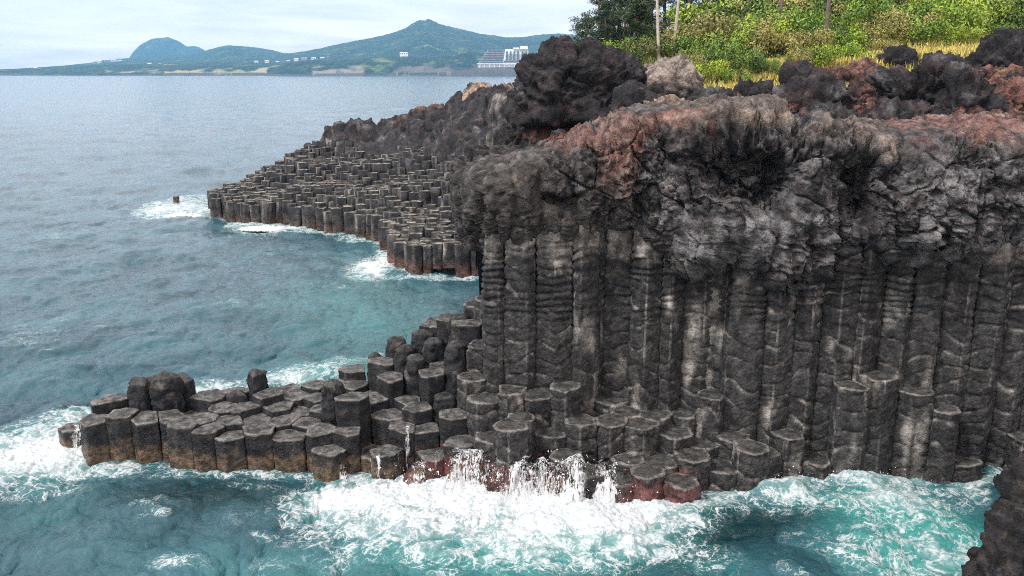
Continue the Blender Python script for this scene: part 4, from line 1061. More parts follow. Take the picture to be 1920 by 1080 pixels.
# distance to the rocks
def polydist(P2, poly, closed=False):
    s = np.full(len(P2), 99., np.float32)
    m = (P2[:, 1] < 150)
    q = P2[m]; b = np.full(len(q), 99., np.float32)
    for a, c in zip(poly[:-1], poly[1:]):
        a = np.array(a); ab = np.array(c) - a; t = np.clip(((q - a) @ ab) / (ab @ ab), 0, 1)
        b = np.minimum(b, np.hypot(q[:, 0] - a[0] - t * ab[0], q[:, 1] - a[1] - t * ab[1]))
    s[m] = b; return s
XY = np.stack([Xg, Yg], 1)
sh = np.minimum(polydist(XY, near_poly[:22] + [near_poly[22], near_poly[23]]), 99)
sh2 = polydist(XY, fw)
foam += .42 * np.exp(-(sh / .7) ** 2) + .35 * np.exp(-(sh2 / .9) ** 2)
back = polydist(XY, near_poly[22:]); foam += .3 * np.exp(-(back / .9) ** 2) * (Xg < -4)
hmid = d[:, 2]
crest = sstep(.24, .42, hmid) * sstep(400, 60, Yg)
brk = fbm(np.stack([Xg * .35, Yg * .35, Xg * 0], 1), 4)
brk2 = fbm(np.stack([Xg * .9, Yg * .9, Xg * 0 + 3], 1), 3)
foam *= .86 * (1 + .75 * brk + .5 * brk2)
foam = foam + .16 * crest * (1 + brk)
foam = np.clip(foam, 0, 1.35)
P = np.stack([Xg, Yg, Xg * 0], 1)
calm = 1 - .5 * np.exp(-(sh / 1.2) ** 2)
P += d * calm[:, None]
nrr = Yg < 140
surge = np.zeros(len(P), np.float32)
pp = np.stack([Xg, Yg, Xg * 0], 1)[nrr]
surge[nrr] = np.clip(foam[nrr], 0, 1.2) * (.10 + .26 * fbm(pp * [.9, .9, 1], 3) + .14 * fbm(pp * 2.6 + 4, 3, .6, 1))
P[:, 2] += surge * (Yg < 60) + surge * .6 * (Yg >= 60)
# swells piling against the cliff on the right, as the surf does there
for px, py, rx, ry, a in [(1590, 912, 90, 14, .85), (1450, 935, 70, 14, .7), (1330, 965, 90, 14, .45), (900, 930, 130, 18, .1), (1050, 940, 80, 18, .1), (90, 850, 90, 20, .45), (1680, 960, 120, 24, .35)]:
    P[:, 2] += a * seab([(px, py, rx, ry, 1.0)]) * (.8 + .5 * brk)
P[:, 2] += .35 * (seab([(300, 690, 260, 10, 1.0), (100, 720, 200, 12, .8), (360, 360, 40, 5, 1.3), (250, 478, 90, 8, .7), (400, 318, 60, 4, .8)]))
m, nt = newmat('sea_water'); T = NT(nt)
out = T.n('ShaderNodeOutputMaterial'); b = T.n('ShaderNodeBsdfPrincipled')
a_ = T.n('ShaderNodeAttribute', attribute_name='foam').outputs['Fac']
e_ = T.n('ShaderNodeAttribute', attribute_name='aer').outputs['Fac']
k_ = T.n('ShaderNodeAttribute', attribute_name='dark').outputs['Fac']
pos = T.n('ShaderNodeNewGeometry').outputs['Position']
warp_n = T.n('ShaderNodeTexNoise'); warp_n.inputs['Scale'].default_value = .8; warp_n.inputs['Detail'].default_value = 2; T.l(pos, warp_n.inputs['Vector'])
wv = T.n('ShaderNodeVectorMath', operation='MULTIPLY_ADD'); T.l(warp_n.outputs['Color'], wv.inputs[0]); wv.inputs[1].default_value = (1.5, 1.5, 0); T.l(pos, wv.inputs[2])
wp = wv.outputs[0]
body = T.mix(T.ramp(T.noise(pos, .12, 5, .6), .35, .65), (.011, .048, .066), (.028, .088, .112))
body = T.mix(T.ramp(e_, 0, 1), body, (.030, .205, .185))
body = T.mix(T.ramp(k_, 0, 1.1), body, (.003, .022, .027))
# lacy foam: webs whose strands thicken with the amount of foam
v1 = T.vor(wp, 1.1, 'DISTANCE_TO_EDGE'); v2 = T.vor(wp, 2.7, 'DISTANCE_TO_EDGE')
n1 = T.noise(wp, 1.3, 6, .62); n2 = T.noise(wp, 6.0, 4, .65)
w1 = T.math('MULTIPLY', a_, .40); w2 = T.math('MULTIPLY', a_, .30)
nf1 = T.noise(pos, .75, 5, .58, 1.1); nf2 = T.noise(pos, 1.5, 4, .55, .5)
fl1 = T.math('ABSOLUTE', T.math('SUBTRACT', nf1, .5)); fl2 = T.math('ABSOLUTE', T.math('SUBTRACT', nf2, .5))
l1 = T.math('SUBTRACT', 1.0, T.math('DIVIDE', fl1, T.math('MAXIMUM', T.math('MULTIPLY', a_, .13), .003)), clamp=True)
l2 = T.math('SUBTRACT', 1.0, T.math('DIVIDE', fl2, T.math('MAXIMUM', T.math('MULTIPLY', a_, .16), .003)), clamp=True)
l3 = T.math('SUBTRACT', 1.0, T.math('DIVIDE', v2, T.math('MAXIMUM', T.math('MULTIPLY', a_, .2), .004)), clamp=True)
l2 = T.math('MAXIMUM', l2, T.math('MULTIPLY', l3, .6))
lace = T.math('MULTIPLY', T.math('MAXIMUM', l1, T.math('MULTIPLY', l2, .8)), T.ramp(a_, .04, .30))
lace = T.math('MULTIPLY', lace, T.ramp(n1, .36, .52, .0, 1.0))
solid = T.ramp(T.math('ADD', a_, T.math('ADD', T.math('MULTIPLY', T.math('SUBTRACT', n1, .5), 1.5), T.math('MULTIPLY', T.math('SUBTRACT', n2, .5), .9))), .50, 1.15)
fm = T.math('MAXIMUM', T.math('MULTIPLY', T.ramp(lace, .0, .9), .85), T.math('MULTIPLY', solid, T.ramp(a_, .12, .3)))
fm = T.math('MAXIMUM', fm, T.math('MULTIPLY', T.ramp(T.math('ADD', a_, T.math('MULTIPLY', T.math('SUBTRACT', n1, .5), 1.2)), .2, 1.1), .5))
fleck = T.math('MULTIPLY', T.ramp(T.noise(wp, 2.2, 7, .7), .66, .72), T.ramp(a_, .02, .16))
fm = T.math('MAXIMUM', fm, fleck)
body = T.mix(T.math('MULTIPLY', T.ramp(a_, .05, .6), .5), body, (.04, .20, .19))
T.l(body, b.inputs['Base Color']); b.inputs['IOR'].default_value = 1.33
ln = T.n('ShaderNodeVectorMath', operation='LENGTH'); T.l(pos, ln.inputs[0])
dist = ln.outputs['Value']
T.l(T.ramp(dist, 40, 900, .08, .16), b.inputs['Roughness'])
bp = T.n('ShaderNodeBump'); T.l(T.ramp(dist, 30, 900, .70, .22), bp.inputs['Strength']); bp.inputs['Distance'].default_value = .22
st = T.n('ShaderNodeVectorMath', operation='MULTIPLY'); T.l(pos, st.inputs[0]); st.inputs[1].default_value = (1.0, 1.6, 1.0)
hh = T.math('ADD', T.noise(st.outputs[0], 1.1, 7, .62, .4), T.math('MULTIPLY', T.noise(st.outputs[0], .12, 6, .6), T.ramp(dist, 100, 700, 0, 5)))
hh = T.math('ADD', hh, T.math('MULTIPLY', T.noise(st.outputs[0], 4.0, 5, .65, .3), T.ramp(dist, 40, 120, .40, .05)))
T.l(hh, bp.inputs['Height']); T.l(bp.outputs[0], b.inputs['Normal'])
fo = T.n('ShaderNodeBsdfPrincipled'); 
T.l(T.mix(T.ramp(n2, .3, .7), (.30, .37, .39), (.58, .60, .61)), fo.inputs['Base Color']); fo.inputs['Roughness'].default_value = .75
bp2 = T.n('ShaderNodeBump'); bp2.inputs['Strength'].default_value = .5; bp2.inputs['Distance'].default_value = .12
T.l(T.math('ADD', T.math('ADD', n1, n2), T.math('MULTIPLY', fm, .3)), bp2.inputs['Height']); T.l(bp2.outputs[0], fo.inputs['Normal'])
mx = T.n('ShaderNodeMixShader'); T.l(fm, mx.inputs[0]); T.l(b.outputs[0], mx.inputs[1]); T.l(fo.outputs[0], mx.inputs[2]); T.l(mx.outputs[0], out.inputs[0])
M_SEA = m
o = mk('sea', np_mesh('sea', P, grid_faces(len(Ys), ncx), {'foam': foam, 'aer': np.clip(aer, 0, 1.2), 'dark': np.clip(dark, 0, 1.2)}, M_SEA)); tag(o, 'teal sea with white foam around the rocks', 'sea', kind='structure')
sb = boxes('sea_floor', [(-9200, 9200, -300, 10700, -9.0, -8.0, (0, 0, 0))], flat_material('sea_floor', (.02, .05, .05)))
tag(sb, 'dark sea floor below the water', 'sea floor', kind='structure')

# ------------------------------------------------------------------ water pouring off the rocks
m, nt = newmat('white_water'); T = NT(nt)
out = T.n('ShaderNodeOutputMaterial'); b = T.n('ShaderNodeBsdfPrincipled'); b.inputs['Base Color'].default_value = (.62, .65, .66, 1); b.inputs['Roughness'].default_value = .55
pos = T.n('ShaderNodeNewGeometry').outputs['Position']
at = T.n('ShaderNodeAttribute', attribute_name='den').outputs['Fac']
sv = T.n('ShaderNodeVectorMath', operation='MULTIPLY'); T.l(pos, sv.inputs[0]); sv.inputs[1].default_value = (13, 13, .5)
n = T.noise(sv.outputs[0], 1.0, 5, .7, .8); n2 = T.noise(pos, 3.5, 4)
al = T.ramp(T.math('ADD', T.math('ADD', n, T.math('MULTIPLY', T.math('SUBTRACT', n2, .5), .5)), T.math('SUBTRACT', at, .5)), .47, .64)
tr = T.n('ShaderNodeBsdfTransparent'); mx = T.n('ShaderNodeMixShader'); T.l(al, mx.inputs[0]); T.l(tr.outputs[0], mx.inputs[1]); T.l(b.outputs[0], mx.inputs[2]); T.l(mx.outputs[0], out.inputs[0])
bp = T.n('ShaderNodeBump'); bp.inputs['Strength'].default_value = .8; bp.inputs['Distance'].default_value = .12; T.l(n, bp.inputs['Height']); T.l(bp.outputs[0], b.inputs['Normal'])
M_WW = m
from mathutils.bvhtree import BVHTree
def make_bvh():
    vs_, ps_, off_ = [], [], 0
    for ob in COL.objects:
        if ob.type == 'MESH' and (ob.name.startswith('basalt_column') or ob.name.startswith('cliff')) and ob.location[1] < 60:
            me_ = ob.data; n_v = len(me_.vertices); a_v = np.empty(n_v * 3, np.float32); me_.vertices.foreach_get('co', a_v)
            vs_.append(a_v.reshape(-1, 3) + np.array(ob.location))
            ps_ += [[q + off_ for q in pl_.vertices] for pl_ in me_.polygons]; off_ += n_v
    return BVHTree.FromPolygons([tuple(q) for q in np.vstack(vs_)], ps_)
BVH = make_bvh()
def stream(px0, px1, pyt, pyb, seed, label, den=.5):
    """a thread of water lying on whatever rock it runs down"""
    n_, m_ = max(6, int((px1 - px0) / 2)), max(12, int((pyb - pyt) / 2)); V_ = []
    for i_ in range(m_):
        for j_ in range(n_):
            d_ = ray(px0 + (px1 - px0) * j_ / (n_ - 1), pyt + (pyb - pyt) * i_ / (m_ - 1)); d_ = Vector(d_).normalized()
            hit = BVH.ray_cast(Vector((0, 0, HH)), d_)
            V_.append(np.array(hit[0]) + [0, -.07, .03] if hit[0] is not None else (V_[-1] if V_ else np.array([0, 40, 0])))
    V_ = np.array(V_).reshape(m_, n_, 3)
    for k_ in range(1, m_):            # water only falls forward and down
        V_[k_, :, 1] = np.minimum(V_[k_, :, 1], V_[k_ - 1, :, 1] + .05)
    Uu = np.tile(np.linspace(0, 1, n_), (m_, 1)).ravel()
    V_ = V_.reshape(-1, 3); V_[:, 0] += .10 * perlin(V_ * [.2, .2, 1.6] + seed) + (Uu - .5) * .25 * (fbm(V_ * [.1, .1, 1.1] + seed, 2)); dn = den + .3 * fbm(V_ * [2, 2, .6] + seed, 3) - .5 * np.abs(2 * Uu - 1) ** 3
    o_ = mk('stream', np_mesh('stream', V_, grid_faces(m_, n_), {'den': dn}, M_WW)); tag(o_, label, 'falling water', 'water pouring off the rocks')
def cascade(px0, px1, pyt, pyb, Y, seed, label, den=.5, bulge=.9, round_=1.0, name='cascade', group='water pouring off the rocks'):
    """curtain of falling water: over a rounded brow and down to the sea"""
    if name == 'cascade':      # stand the curtain just in front of the rock it pours over
        hs_ = [BVH.ray_cast(Vector((0, 0, HH)), Vector(ray(q, r_)).normalized())[0] for q in np.linspace(px0 + 6, px1 - 6, 7) for r_ in (pyt + 12, (pyt + pyb) / 2, pyb - 12)]
        hs_ = [q[1] for q in hs_ if q is not None and q[2] > -.2]
        if hs_: Y = min(Y, min(hs_) + .45)
    a = aty(px0, pyb, Y); c = aty(px1, pyb, Y); t = aty((px0 + px1) / 2, pyt, Y)
    nx = max(10, int((c[0] - a[0]) / .07)); nz = 40
    u = np.linspace(0, 1, nx); v = np.linspace(0, 1, nz)
    Uu, Vv = np.meshgrid(u, v)
    jg = 1 + .30 * fbm(np.stack([Uu.ravel() * 2.2 + seed * 3, Uu.ravel() * 0, Uu.ravel() * 0], 1), 3).reshape(Uu.shape)
    arch = (1 - np.abs(2 * Uu - 1) ** 6) ** (.5) * jg if round_ else np.ones_like(Uu)
    top = a[2] + (t[2] - a[2]) * (arch * round_ + (1 - round_))
    X = a[0] + (c[0] - a[0]) * Uu
    # v 0..0.25 runs forward over the brow, the rest falls
    vf = np.clip((Vv - .25) / .75, 0, 1); vb = np.clip(Vv / .25, 0, 1)
    bl = bulge * arch * np.sin(vb * np.pi / 2)
    Zc = top - (1 - vb) ** 2 * .12 + (a[2] - .15 - top) * vf ** 1.25
    Yc = Y + .7 - bl - .9 * bulge * vf ** .7 * arch
    Pq = np.stack([X, Yc, Zc], -1).reshape(-1, 3)
    nn = fbm(Pq * [3.2, 3.2, .5] + seed, 4); n3 = fbm(Pq * [1.0, 1, .3] + seed * 3, 3)
    Pq[:, 1] -= .28 * nn + .35 * n3; Pq[:, 2] += .14 * nn + .25 * n3 * (1 - vf.ravel())
    dn = den + .06 + .25 * n3 + .45 * vf.ravel() ** 3 - .6 * (np.abs(2 * Uu.ravel() - 1) ** 3)
    o = mk(name, np_mesh(name, Pq, grid_faces(nz, nx), {'den': dn}, M_WW)); tag(o, label, 'falling water', group)
for px, pyt, pyb, w_, Y_, sd, lab in [(632, 870, 905, 62, 40.2, 71, 'small round wet rock at the end of the low platform'), (787, 878, 930, 64, 39.0, 72, 'round red wet rock in the surf left of the veil'), (880, 866, 935, 84, 38.9, 73, 'rounded rock under the arched white veil'),
                                     (955, 880, 955, 100, 38.3, 74, 'dark wet rock under the combed white curtain'), (1050, 884, 960, 110, 37.9, 75, 'dark wet rock under the tallest splash'), (1132, 890, 955, 70, 37.5, 76, 'brown wet rock under the thin curtain right of the splash')]:
    rock('wet_rock', px, pyt, pyb, w_, Y_, sd, lab, cat='rock', group='rocks awash at the cliff foot', step=.09, craggy=.16, wet=.9, boxy=.8, mat=M_ROCK,
         colfn=lambda P, d: mixc(np.tile(np.array([.075, .035, .030]), (len(P), 1)), [.10, .08, .06], sstep(-.1, .3, fbm(P * 1.5, 3))))
for args in [(896, 1114, 874, 955, 36.9, 31, 'long low sheet of water behind the white curtains', .40, .6), (832, 930, 848, 924, 38.3, 1, 'round white veil of water arching over a rock', .50, .9),
             (905, 962, 870, 945, 37.9, 21, 'narrow combed curtain right of the arched veil', .46, .7), (940, 1012, 862, 952, 37.5, 2, 'broad combed white curtain left of the tallest splash', .50, .8),
             (992, 1054, 868, 955, 37.2, 22, 'white curtain tucked under the left side of the tallest splash', .50, .7), (1030, 1112, 868, 958, 36.9, 3, 'tallest thick white cascade at the cliff foot', .52, .8),
             (1098, 1172, 872, 952, 36.9, 4, 'thin combed curtain of water right of the tallest splash', .46, .6),
             (604, 662, 866, 902, 39.5, 5, 'small domed trickle over the round rock at the platform end', .38, .5),
             (756, 818, 872, 922, 38.3, 6, 'low white veil over a round red rock', .40, .7)]:
    cascade(*args)
for args in [(758, 772, 798, 886, 7, 'thin white stream running down beside the stepped columns', .52), (704, 716, 850, 898, 8, 'short white stream at the foot of the stepped columns', .50), (688, 703, 852, 893, 9, 'faint short trickle left of the short white stream', .42),
             (733, 756, 840, 895, 12, 'faint comb of threads on the wet column above the round red rock', .40), (133, 160, 796, 842, 10, 'thin water draining off the lone column by the platform tip', .52), (812, 826, 845, 890, 11, 'faint trickle on the red-banded column', .45),
             (900, 925, 862, 905, 13, 'threads of water on the red band beside the broad white curtain', .45)]:
    stream(*args)
# surf standing up against the rocks, and spray
def surf(px, pyb, wpx, h, Y, seed, label, dep=1.6):
    c = aty(px, pyb, Y); w = wpx / F * (Y * CP + 4)
    nx, ny = max(20, int(w / .07)), max(16, int(dep * 2 / .08))
    X, Yq = np.meshgrid(np.linspace(-w / 2, w / 2, nx), np.linspace(-dep, dep, ny))
    r = np.clip(1 - (2 * X / w) ** 2 - (Yq / dep) ** 2, 0, 1)
    Pq = np.stack([X + c[0], Yq + Y, X * 0], -1).reshape(-1, 3)
    n = fbm(Pq * 1.3 + seed, 4, .6, 2) + .5 * fbm(Pq * 4 + seed, 3, .6, 1)
    Pq[:, 2] = -.12 + h * r.ravel() ** .7 * (.65 + .7 * n)
    dn = .30 + .75 * r.ravel() ** .5 + .3 * n
    o = mk('surf', np_mesh('surf', Pq, grid_faces(ny, nx), {'den': dn}, M_WW)); tag(o, label, 'surf', 'surf breaking on the rocks')
for a in [(690, 915, 150, .3, 38.7, 1, 'low white surf below the platform end'), (820, 935, 200, .18, 37.9, 2, 'white surf below the round veil of water'), (960, 950, 230, .18, 36.9, 3, 'thick white surf under the broad curtain'),
          (1080, 955, 200, .2, 36.5, 4, 'thick white surf under the tallest cascade'), (1078, 900, 80, .4, 37.2, 14, 'jagged white burst of spray topping the tallest cascade', .5), (1190, 965, 150, .35, 36.4, 5, 'low surf left of the flat red rock'), (1440, 925, 130, .55, 38.6, 6, 'curling surf in the middle of the cliff foot'),
          (1600, 905, 200, .55, 38.9, 7, 'long surf crest against the right part of the cliff'), (100, 850, 150, .45, 43, 8, 'white surf around the lone column off the platform tip'), (345, 392, 90, .9, 119, 9, 'white surf round the far sea stump', ), (700, 500, 70, .7, 88, 10, 'white surf in the far cove'), (500, 424, 110, .55, 110, 11, 'long white surf along the far headland')]:
    surf(*a)
vs, fs, off = [], [], 0
tet = np.array([(1, 1, 1), (1, -1, -1), (-1, 1, -1), (-1, -1, 1)], float); tf = np.array([(0, 1, 2), (0, 3, 1), (0, 2, 3), (1, 3, 2)])
for (px, py, Y, w, h, n) in [(1060, 900, 37.3, 1.6, 1.5, 420), (900, 900, 38.2, 1.6, 1.1, 260), (1140, 920, 37, .9, .9, 120), (760, 900, 38.6, 1.4, .6, 130), (1450, 905, 38.8, 1.2, .7, 160), (1600, 890, 39.2, 2.0, .7, 220), (90, 830, 43, 1.6, .5, 120), (1340, 945, 37.5, 1.6, .5, 90)]:
    c = aty(px, py, Y)
    for k in range(n):
        s = rng.uniform(.008, .028) * (2 if rng.rand() < .06 else 1)
        q = c + rng.normal(0, 1, 3) * [w, .6, h * .45] + [0, -.4, 0]
        vs.append(tet * s * rng.uniform(.6, 1.4, 3) + q); fs.append(tf + off); off += 4
o = mk('spray', np_mesh('spray', np.vstack(vs), np.vstack(fs), None, flat_material('spray_drops', (.9, .92, .93), .4, .02), smooth=False)); tag(o, 'fine white spray thrown up where waves hit the rocks', 'spray', kind='stuff')
# ------------------------------------------------------------------ plants
M_SHRUB = leaf_material('shrub_leaves', (.016, .042, .012), (.155, .245, .038), .8)
M_SHRUB2 = leaf_material('bright_leaves', (.055, .14, .018), (.29, .37, .045), .6)
M_OLIVE = leaf_material('olive_leaves', (.060, .075, .024), (.30, .28, .085), .6)
M_PINE = leaf_material('pine_needles', (.012, .028, .014), (.050, .080, .032), .5)
M_BARK = flat_material('bark', (.16, .115, .09), .9, .5, 3)
M_PALEBARK = flat_material('pale_bark', (.48, .43, .37), .85, .3, 3)
M_GRASS = leaf_material('dry_grass', (.13, .19, .03), (.58, .46, .14), .45)
def leaves(centers, radii, n, size, seed, flat=.6, elong=1.6):
    """n small leaf quads spread through several soft clumps"""
    r = np.random.RandomState(seed)
    centers = np.asarray(centers, float); radii = np.asarray(radii, float)
    w = radii ** 2; k = r.choice(len(centers), n, p=w / w.sum())
    d = r.normal(size=(n, 3)); d /= np.linalg.norm(d, axis=1)[:, None]
    rr = radii[k] * (r.rand(n) ** .33) * (1 + .25 * r.normal(size=n))
    c = centers[k] + d * rr[:, None] * [1, 1, flat]
    nrm = d + r.normal(0, .7, (n, 3)) + [0, 0, .5]; nrm /= np.linalg.norm(nrm, axis=1)[:, None]
    a = np.cross(nrm, r.normal(size=(n, 3))); a /= np.linalg.norm(a, axis=1)[:, None]; b = np.cross(nrm, a)
    s = size * r.uniform(.6, 1.4, n)[:, None]
    V = np.stack([c - a * s * elong, c + b * s * .7, c + a * s * elong, c - b * s * .7], 1).reshape(-1, 3)
    return V, np.arange(n * 4).reshape(-1, 4)
def tube(path, r0, r1, n=7):
    path = np.asarray(path, float); m = len(path); V = []
    for i, p in enumerate(path):
        t = path[min(i + 1, m - 1)] - path[max(i - 1, 0)]; t /= np.linalg.norm(t) + 1e-9
        u = np.cross(t, [.3, 1, .1]); u /= np.linalg.norm(u); v = np.cross(t, u); r = r0 + (r1 - r0) * i / (m - 1)
        a = np.arange(n) / n * 2 * np.pi
        V.append(p + r * (np.cos(a)[:, None] * u + np.sin(a)[:, None] * v))
    return np.vstack(V), grid_faces(m, n, True)
def join(parts):
    off = 0; V, Fq = [], []
    for v, f in parts: V.append(v); Fq.append(f + off); off += len(v)
    return np.vstack(V), np.vstack(Fq)
# shrub kinds
def shrub_mesh(seed, mat, r=1.0, n=3000, size=.026, flat=.7, lobes=11):
    q = np.random.RandomState(seed); cs, rs_ = [], []
    for k in range(lobes):
        a = q.rand() * 6.28; d = r * math.sqrt(q.rand()) * .85
        cs.append((math.cos(a) * d, math.sin(a) * d, r * (.30 + .55 * q.rand()) * (1 - .45 * d / r))); rs_.append(r * q.uniform(.20, .42))
    V, Fq = leaves(cs, rs_, n, size, seed, flat)
    return np_mesh('shrub', V, Fq, None, mat, smooth=False)
KS = {'dark': [shrub_mesh(s, M_SHRUB) for s in (1, 2, 3)], 'bright': [shrub_mesh(s, M_SHRUB2, n=2600, size=.03) for s in (4, 5)], 'olive': [shrub_mesh(s, M_OLIVE, n=3000, size=.024) for s in (6, 7, 8)]}
rs5 = np.random.RandomState(3)
def ground_at(x, y): return float(plateau_z(np.array([x]), np.array([y]))[0])
hand = [  # px, y on hillside (px row of base), Y, width px, kind
    (1160, 130, 66, 70, 'dark'), (1210, 118, 68, 80, 'olive'), (1250, 112, 70, 80, 'dark'), (1300, 120, 66, 80, 'dark'), (1350, 128, 64, 90, 'dark'), (1385, 132, 62, 60, 'dark'), (1400, 110, 66, 90, 'olive'), (1450, 112, 66, 90, 'olive'),
    (1500, 108, 66, 80, 'olive'), (1560, 100, 64, 70, 'bright'), (1578, 112, 62.5, 56, 'bright'), (1545, 92, 67, 70, 'dark'),  (1300, 78, 80, 120, 'bright'), (1360, 70, 82, 120, 'dark'), (1330, 95, 74, 110, 'olive'),
    (1390, 84, 78, 100, 'dark'), (1440, 78, 80, 120, 'dark'), (1480, 85, 76, 90, 'bright'), (1500, 60, 84, 120, 'olive'), (1560, 62, 82, 110, 'dark'), (1620, 66, 78, 110, 'dark'), (1640, 84, 72, 80, 'olive'), (1680, 62, 78, 110, 'dark'),
    (1740, 60, 78, 110, 'bright'), (1790, 58, 78, 110, 'dark'), (1840, 60, 74, 100, 'bright'), (1890, 58, 74, 110, 'dark'), (1925, 40, 76, 120, 'bright'), (1720, 78, 74, 70, 'bright'), (1600, 84, 73, 70, 'bright'), (1830, 40, 84, 120, 'dark'),
    (1770, 30, 88, 130, 'olive'), (1700, 30, 88, 130, 'dark'), (1630, 30, 88, 130, 'olive'), (1560, 30, 90, 130, 'bright'), (1480, 30, 92, 130, 'dark'), (1400, 35, 92, 140, 'bright'),  
    (1220, 100, 74, 90, 'dark'), (1270, 98, 75, 90, 'olive'), (1170, 108, 74, 70, 'bright'), (1900, 10, 92, 150, 'olive'), (1140, 100, 80, 60, 'dark'), (1425, 138, 60.5, 40, 'dark'), (1240, 145, 62, 50, 'dark'), (1285, 140, 62, 60, 'olive'), (1205, 140, 62, 50, 'dark'),
    (1320, 150, 60, 60, 'bright'), (1362, 156, 60, 46, 'dark'), (1480, 128, 60, 56, 'olive'), (1520, 122, 60, 60, 'bright'), (1640, 100, 60, 50, 'olive'), (1770, 84, 60, 60, 'bright'), (1860, 78, 60, 60, 'dark'), (1345, 112, 60, 90, 'bright'), (1310, 100, 60, 90, 'olive'), (1420, 96, 60, 90, 'bright')]
KW = {'dark': 'dark green', 'bright': 'bright green', 'olive': 'olive brown'}
cnt = {}
def place_shrub(x, y, w, kind, lab, grp, zoff=0):
    me = KS[kind][rs5.randint(len(KS[kind]))]
    o = mk('shrub', me, (x, y, ground_at(x, y) - .12 + zoff)); s = w / 2 * 1.35
    o.scale = (s, s, s * rs5.uniform(1.0, 1.45)); o.rotation_euler[2] = rs5.rand() * 6.28
    tag(o, lab, 'shrub', grp); return o
hs = sorted(hand)
def on_slope(px, py):
    Yv = np.arange(52, 125, .5); X = (px - CX) / F * (Yv * CP + 2)
    z = plateau_z(X, Yv); yy_ = CY - F * (Yv * SP + (z - HH) * CP) / (Yv * CP - (z - HH) * SP)
    k = int(np.argmax(yy_ <= py)) if (yy_ <= py).any() else len(Yv) - 1
    return float(Yv[k]), float(X[k])
hand = [(a, b) + on_slope(a, b) + (d, e) for a, b, c, d, e in hand]
for (px, py, Y, x, w, kind) in sorted(hand):
    k = (Y * CP) / F
    side_ = 'slope beside the huge boulder' if px < 1320 else 'middle of the slope' if px < 1600 else 'right part of the slope'
    key = (kind, side_); cnt[key] = cnt.get(key, 0) + 1
    place_shrub(x, Y, w * k, kind, '%s %s shrub from the left, %s' % (ORD[cnt[key] - 1], KW[kind], side_), 'shrubs on the hillside')
# fill between the named ones
placed = [(t[3], t[2]) for t in hand]
n_ = 0
for tr_ in range(4000):
    if n_ >= 120: break
    Y = rs5.uniform(70, 108); px = rs5.uniform(1110, 2080); x = aty(px, 100, Y)[0]
    if px < 1350 and Y > 76: continue
    if Y < on_slope(px, np.interp(px, [1100, 1300, 1500, 1920], [118, 118, 88, 66]))[0]: continue
    if min(math.hypot(x - a, (Y - b) * .7) for a, b in placed) < 1.7: continue
    placed.append((x, Y)); n_ += 1
    kind = rs5.choice(['dark', 'bright', 'olive', 'bright'])
    place_shrub(x, Y, rs5.uniform(3.2, 5.6), kind, 'low %s bush in the unbroken scrub filling the upper slope' % KW[kind], 'scrub of the upper slope')
# dense ground cover between
def cover(name, label, n, fn, mat, size, cat):
    V, Fq = fn(n, size)
    o = mk(name, np_mesh(name, V, Fq, None, mat, smooth=False)); tag(o, label, cat, kind='stuff')
def grass_fn(n, size):
    x = rs5.uniform(2, 62, n * 3); y = 50 + rs5.rand(n * 3) ** .8 * 50
    g = grass_amt(x, y); m = (g > .35 + .3 * rs5.rand(n * 3)) & (x / y < .85)
    x, y = x[m][:n], y[m][:n]; n = len(x)
    z = plateau_z(x, y)
    V, Fq = [], []; nb = 4
    for k in range(nb):
        a = rs5.rand(n) * 6.28; h = size * rs5.uniform(.5, 1.3, n); le = rs5.uniform(.2, .8, n) * h; w = .035
        bx = x + rs5.normal(0, .12, n); by = y + rs5.normal(0, .12, n); ca, sa = np.cos(a), np.sin(a)
        p0 = np.stack([bx - sa * w, by + ca * w, z - .05], 1); p1 = np.stack([bx + sa * w, by - ca * w, z - .05], 1)
        p2 = np.stack([bx + ca * le + sa * w * .3, by + sa * le - ca * w * .3, z + h], 1); p3 = np.stack([bx + ca * le - sa * w * .3, by + sa * le + ca * w * .3, z + h], 1)
        V.append(np.stack([p0, p1, p2, p3], 1).reshape(-1, 3))
    V = np.vstack(V); return V, np.arange(len(V)).reshape(-1, 4)
cover('grass', 'dry yellow grass growing on the lava slope below the shrubs', 26000, grass_fn, M_GRASS, .36, 'grass')
def scrub_fn(n, size):
    px = rs5.uniform(1090, 2080, n); Y = rs5.uniform(66, 120, n); x = (px - CX) / F * Y * CP
    keep = Y > np.interp(px, [1100, 1250, 1350, 1500, 1600, 1920, 2080], [62, 64, 68, 71, 74, 76, 76]) + 3 * perlin(np.stack([px * .01, Y * .2, px * 0], 1)); x, Y = x[keep], Y[keep]; n = len(x)
    z = plateau_z(x, Y) + .55 * rs5.rand(n) * (1 + fbm(np.stack([x * .4, Y * .4, x * 0], 1), 2))
    nrm = rs5.normal(size=(n, 3)) + [0, 0, .8]; nrm /= np.linalg.norm(nrm, axis=1)[:, None]
    a = np.cross(nrm, rs5.normal(size=(n, 3))); a /= np.linalg.norm(a, axis=1)[:, None]; b = np.cross(nrm, a); c = np.stack([x, Y, z], 1)
    s = size * rs5.uniform(.6, 1.5, n)[:, None]
    return np.stack([c - a * s * 1.5, c + b * s * .8, c + a * s * 1.5, c - b * s * .8], 1).reshape(-1, 3), np.arange(n * 4).reshape(-1, 4)
cover('undergrowth', 'low green undergrowth filling the hillside between the shrubs', 90000, scrub_fn, M_SHRUB, .06, 'undergrowth')
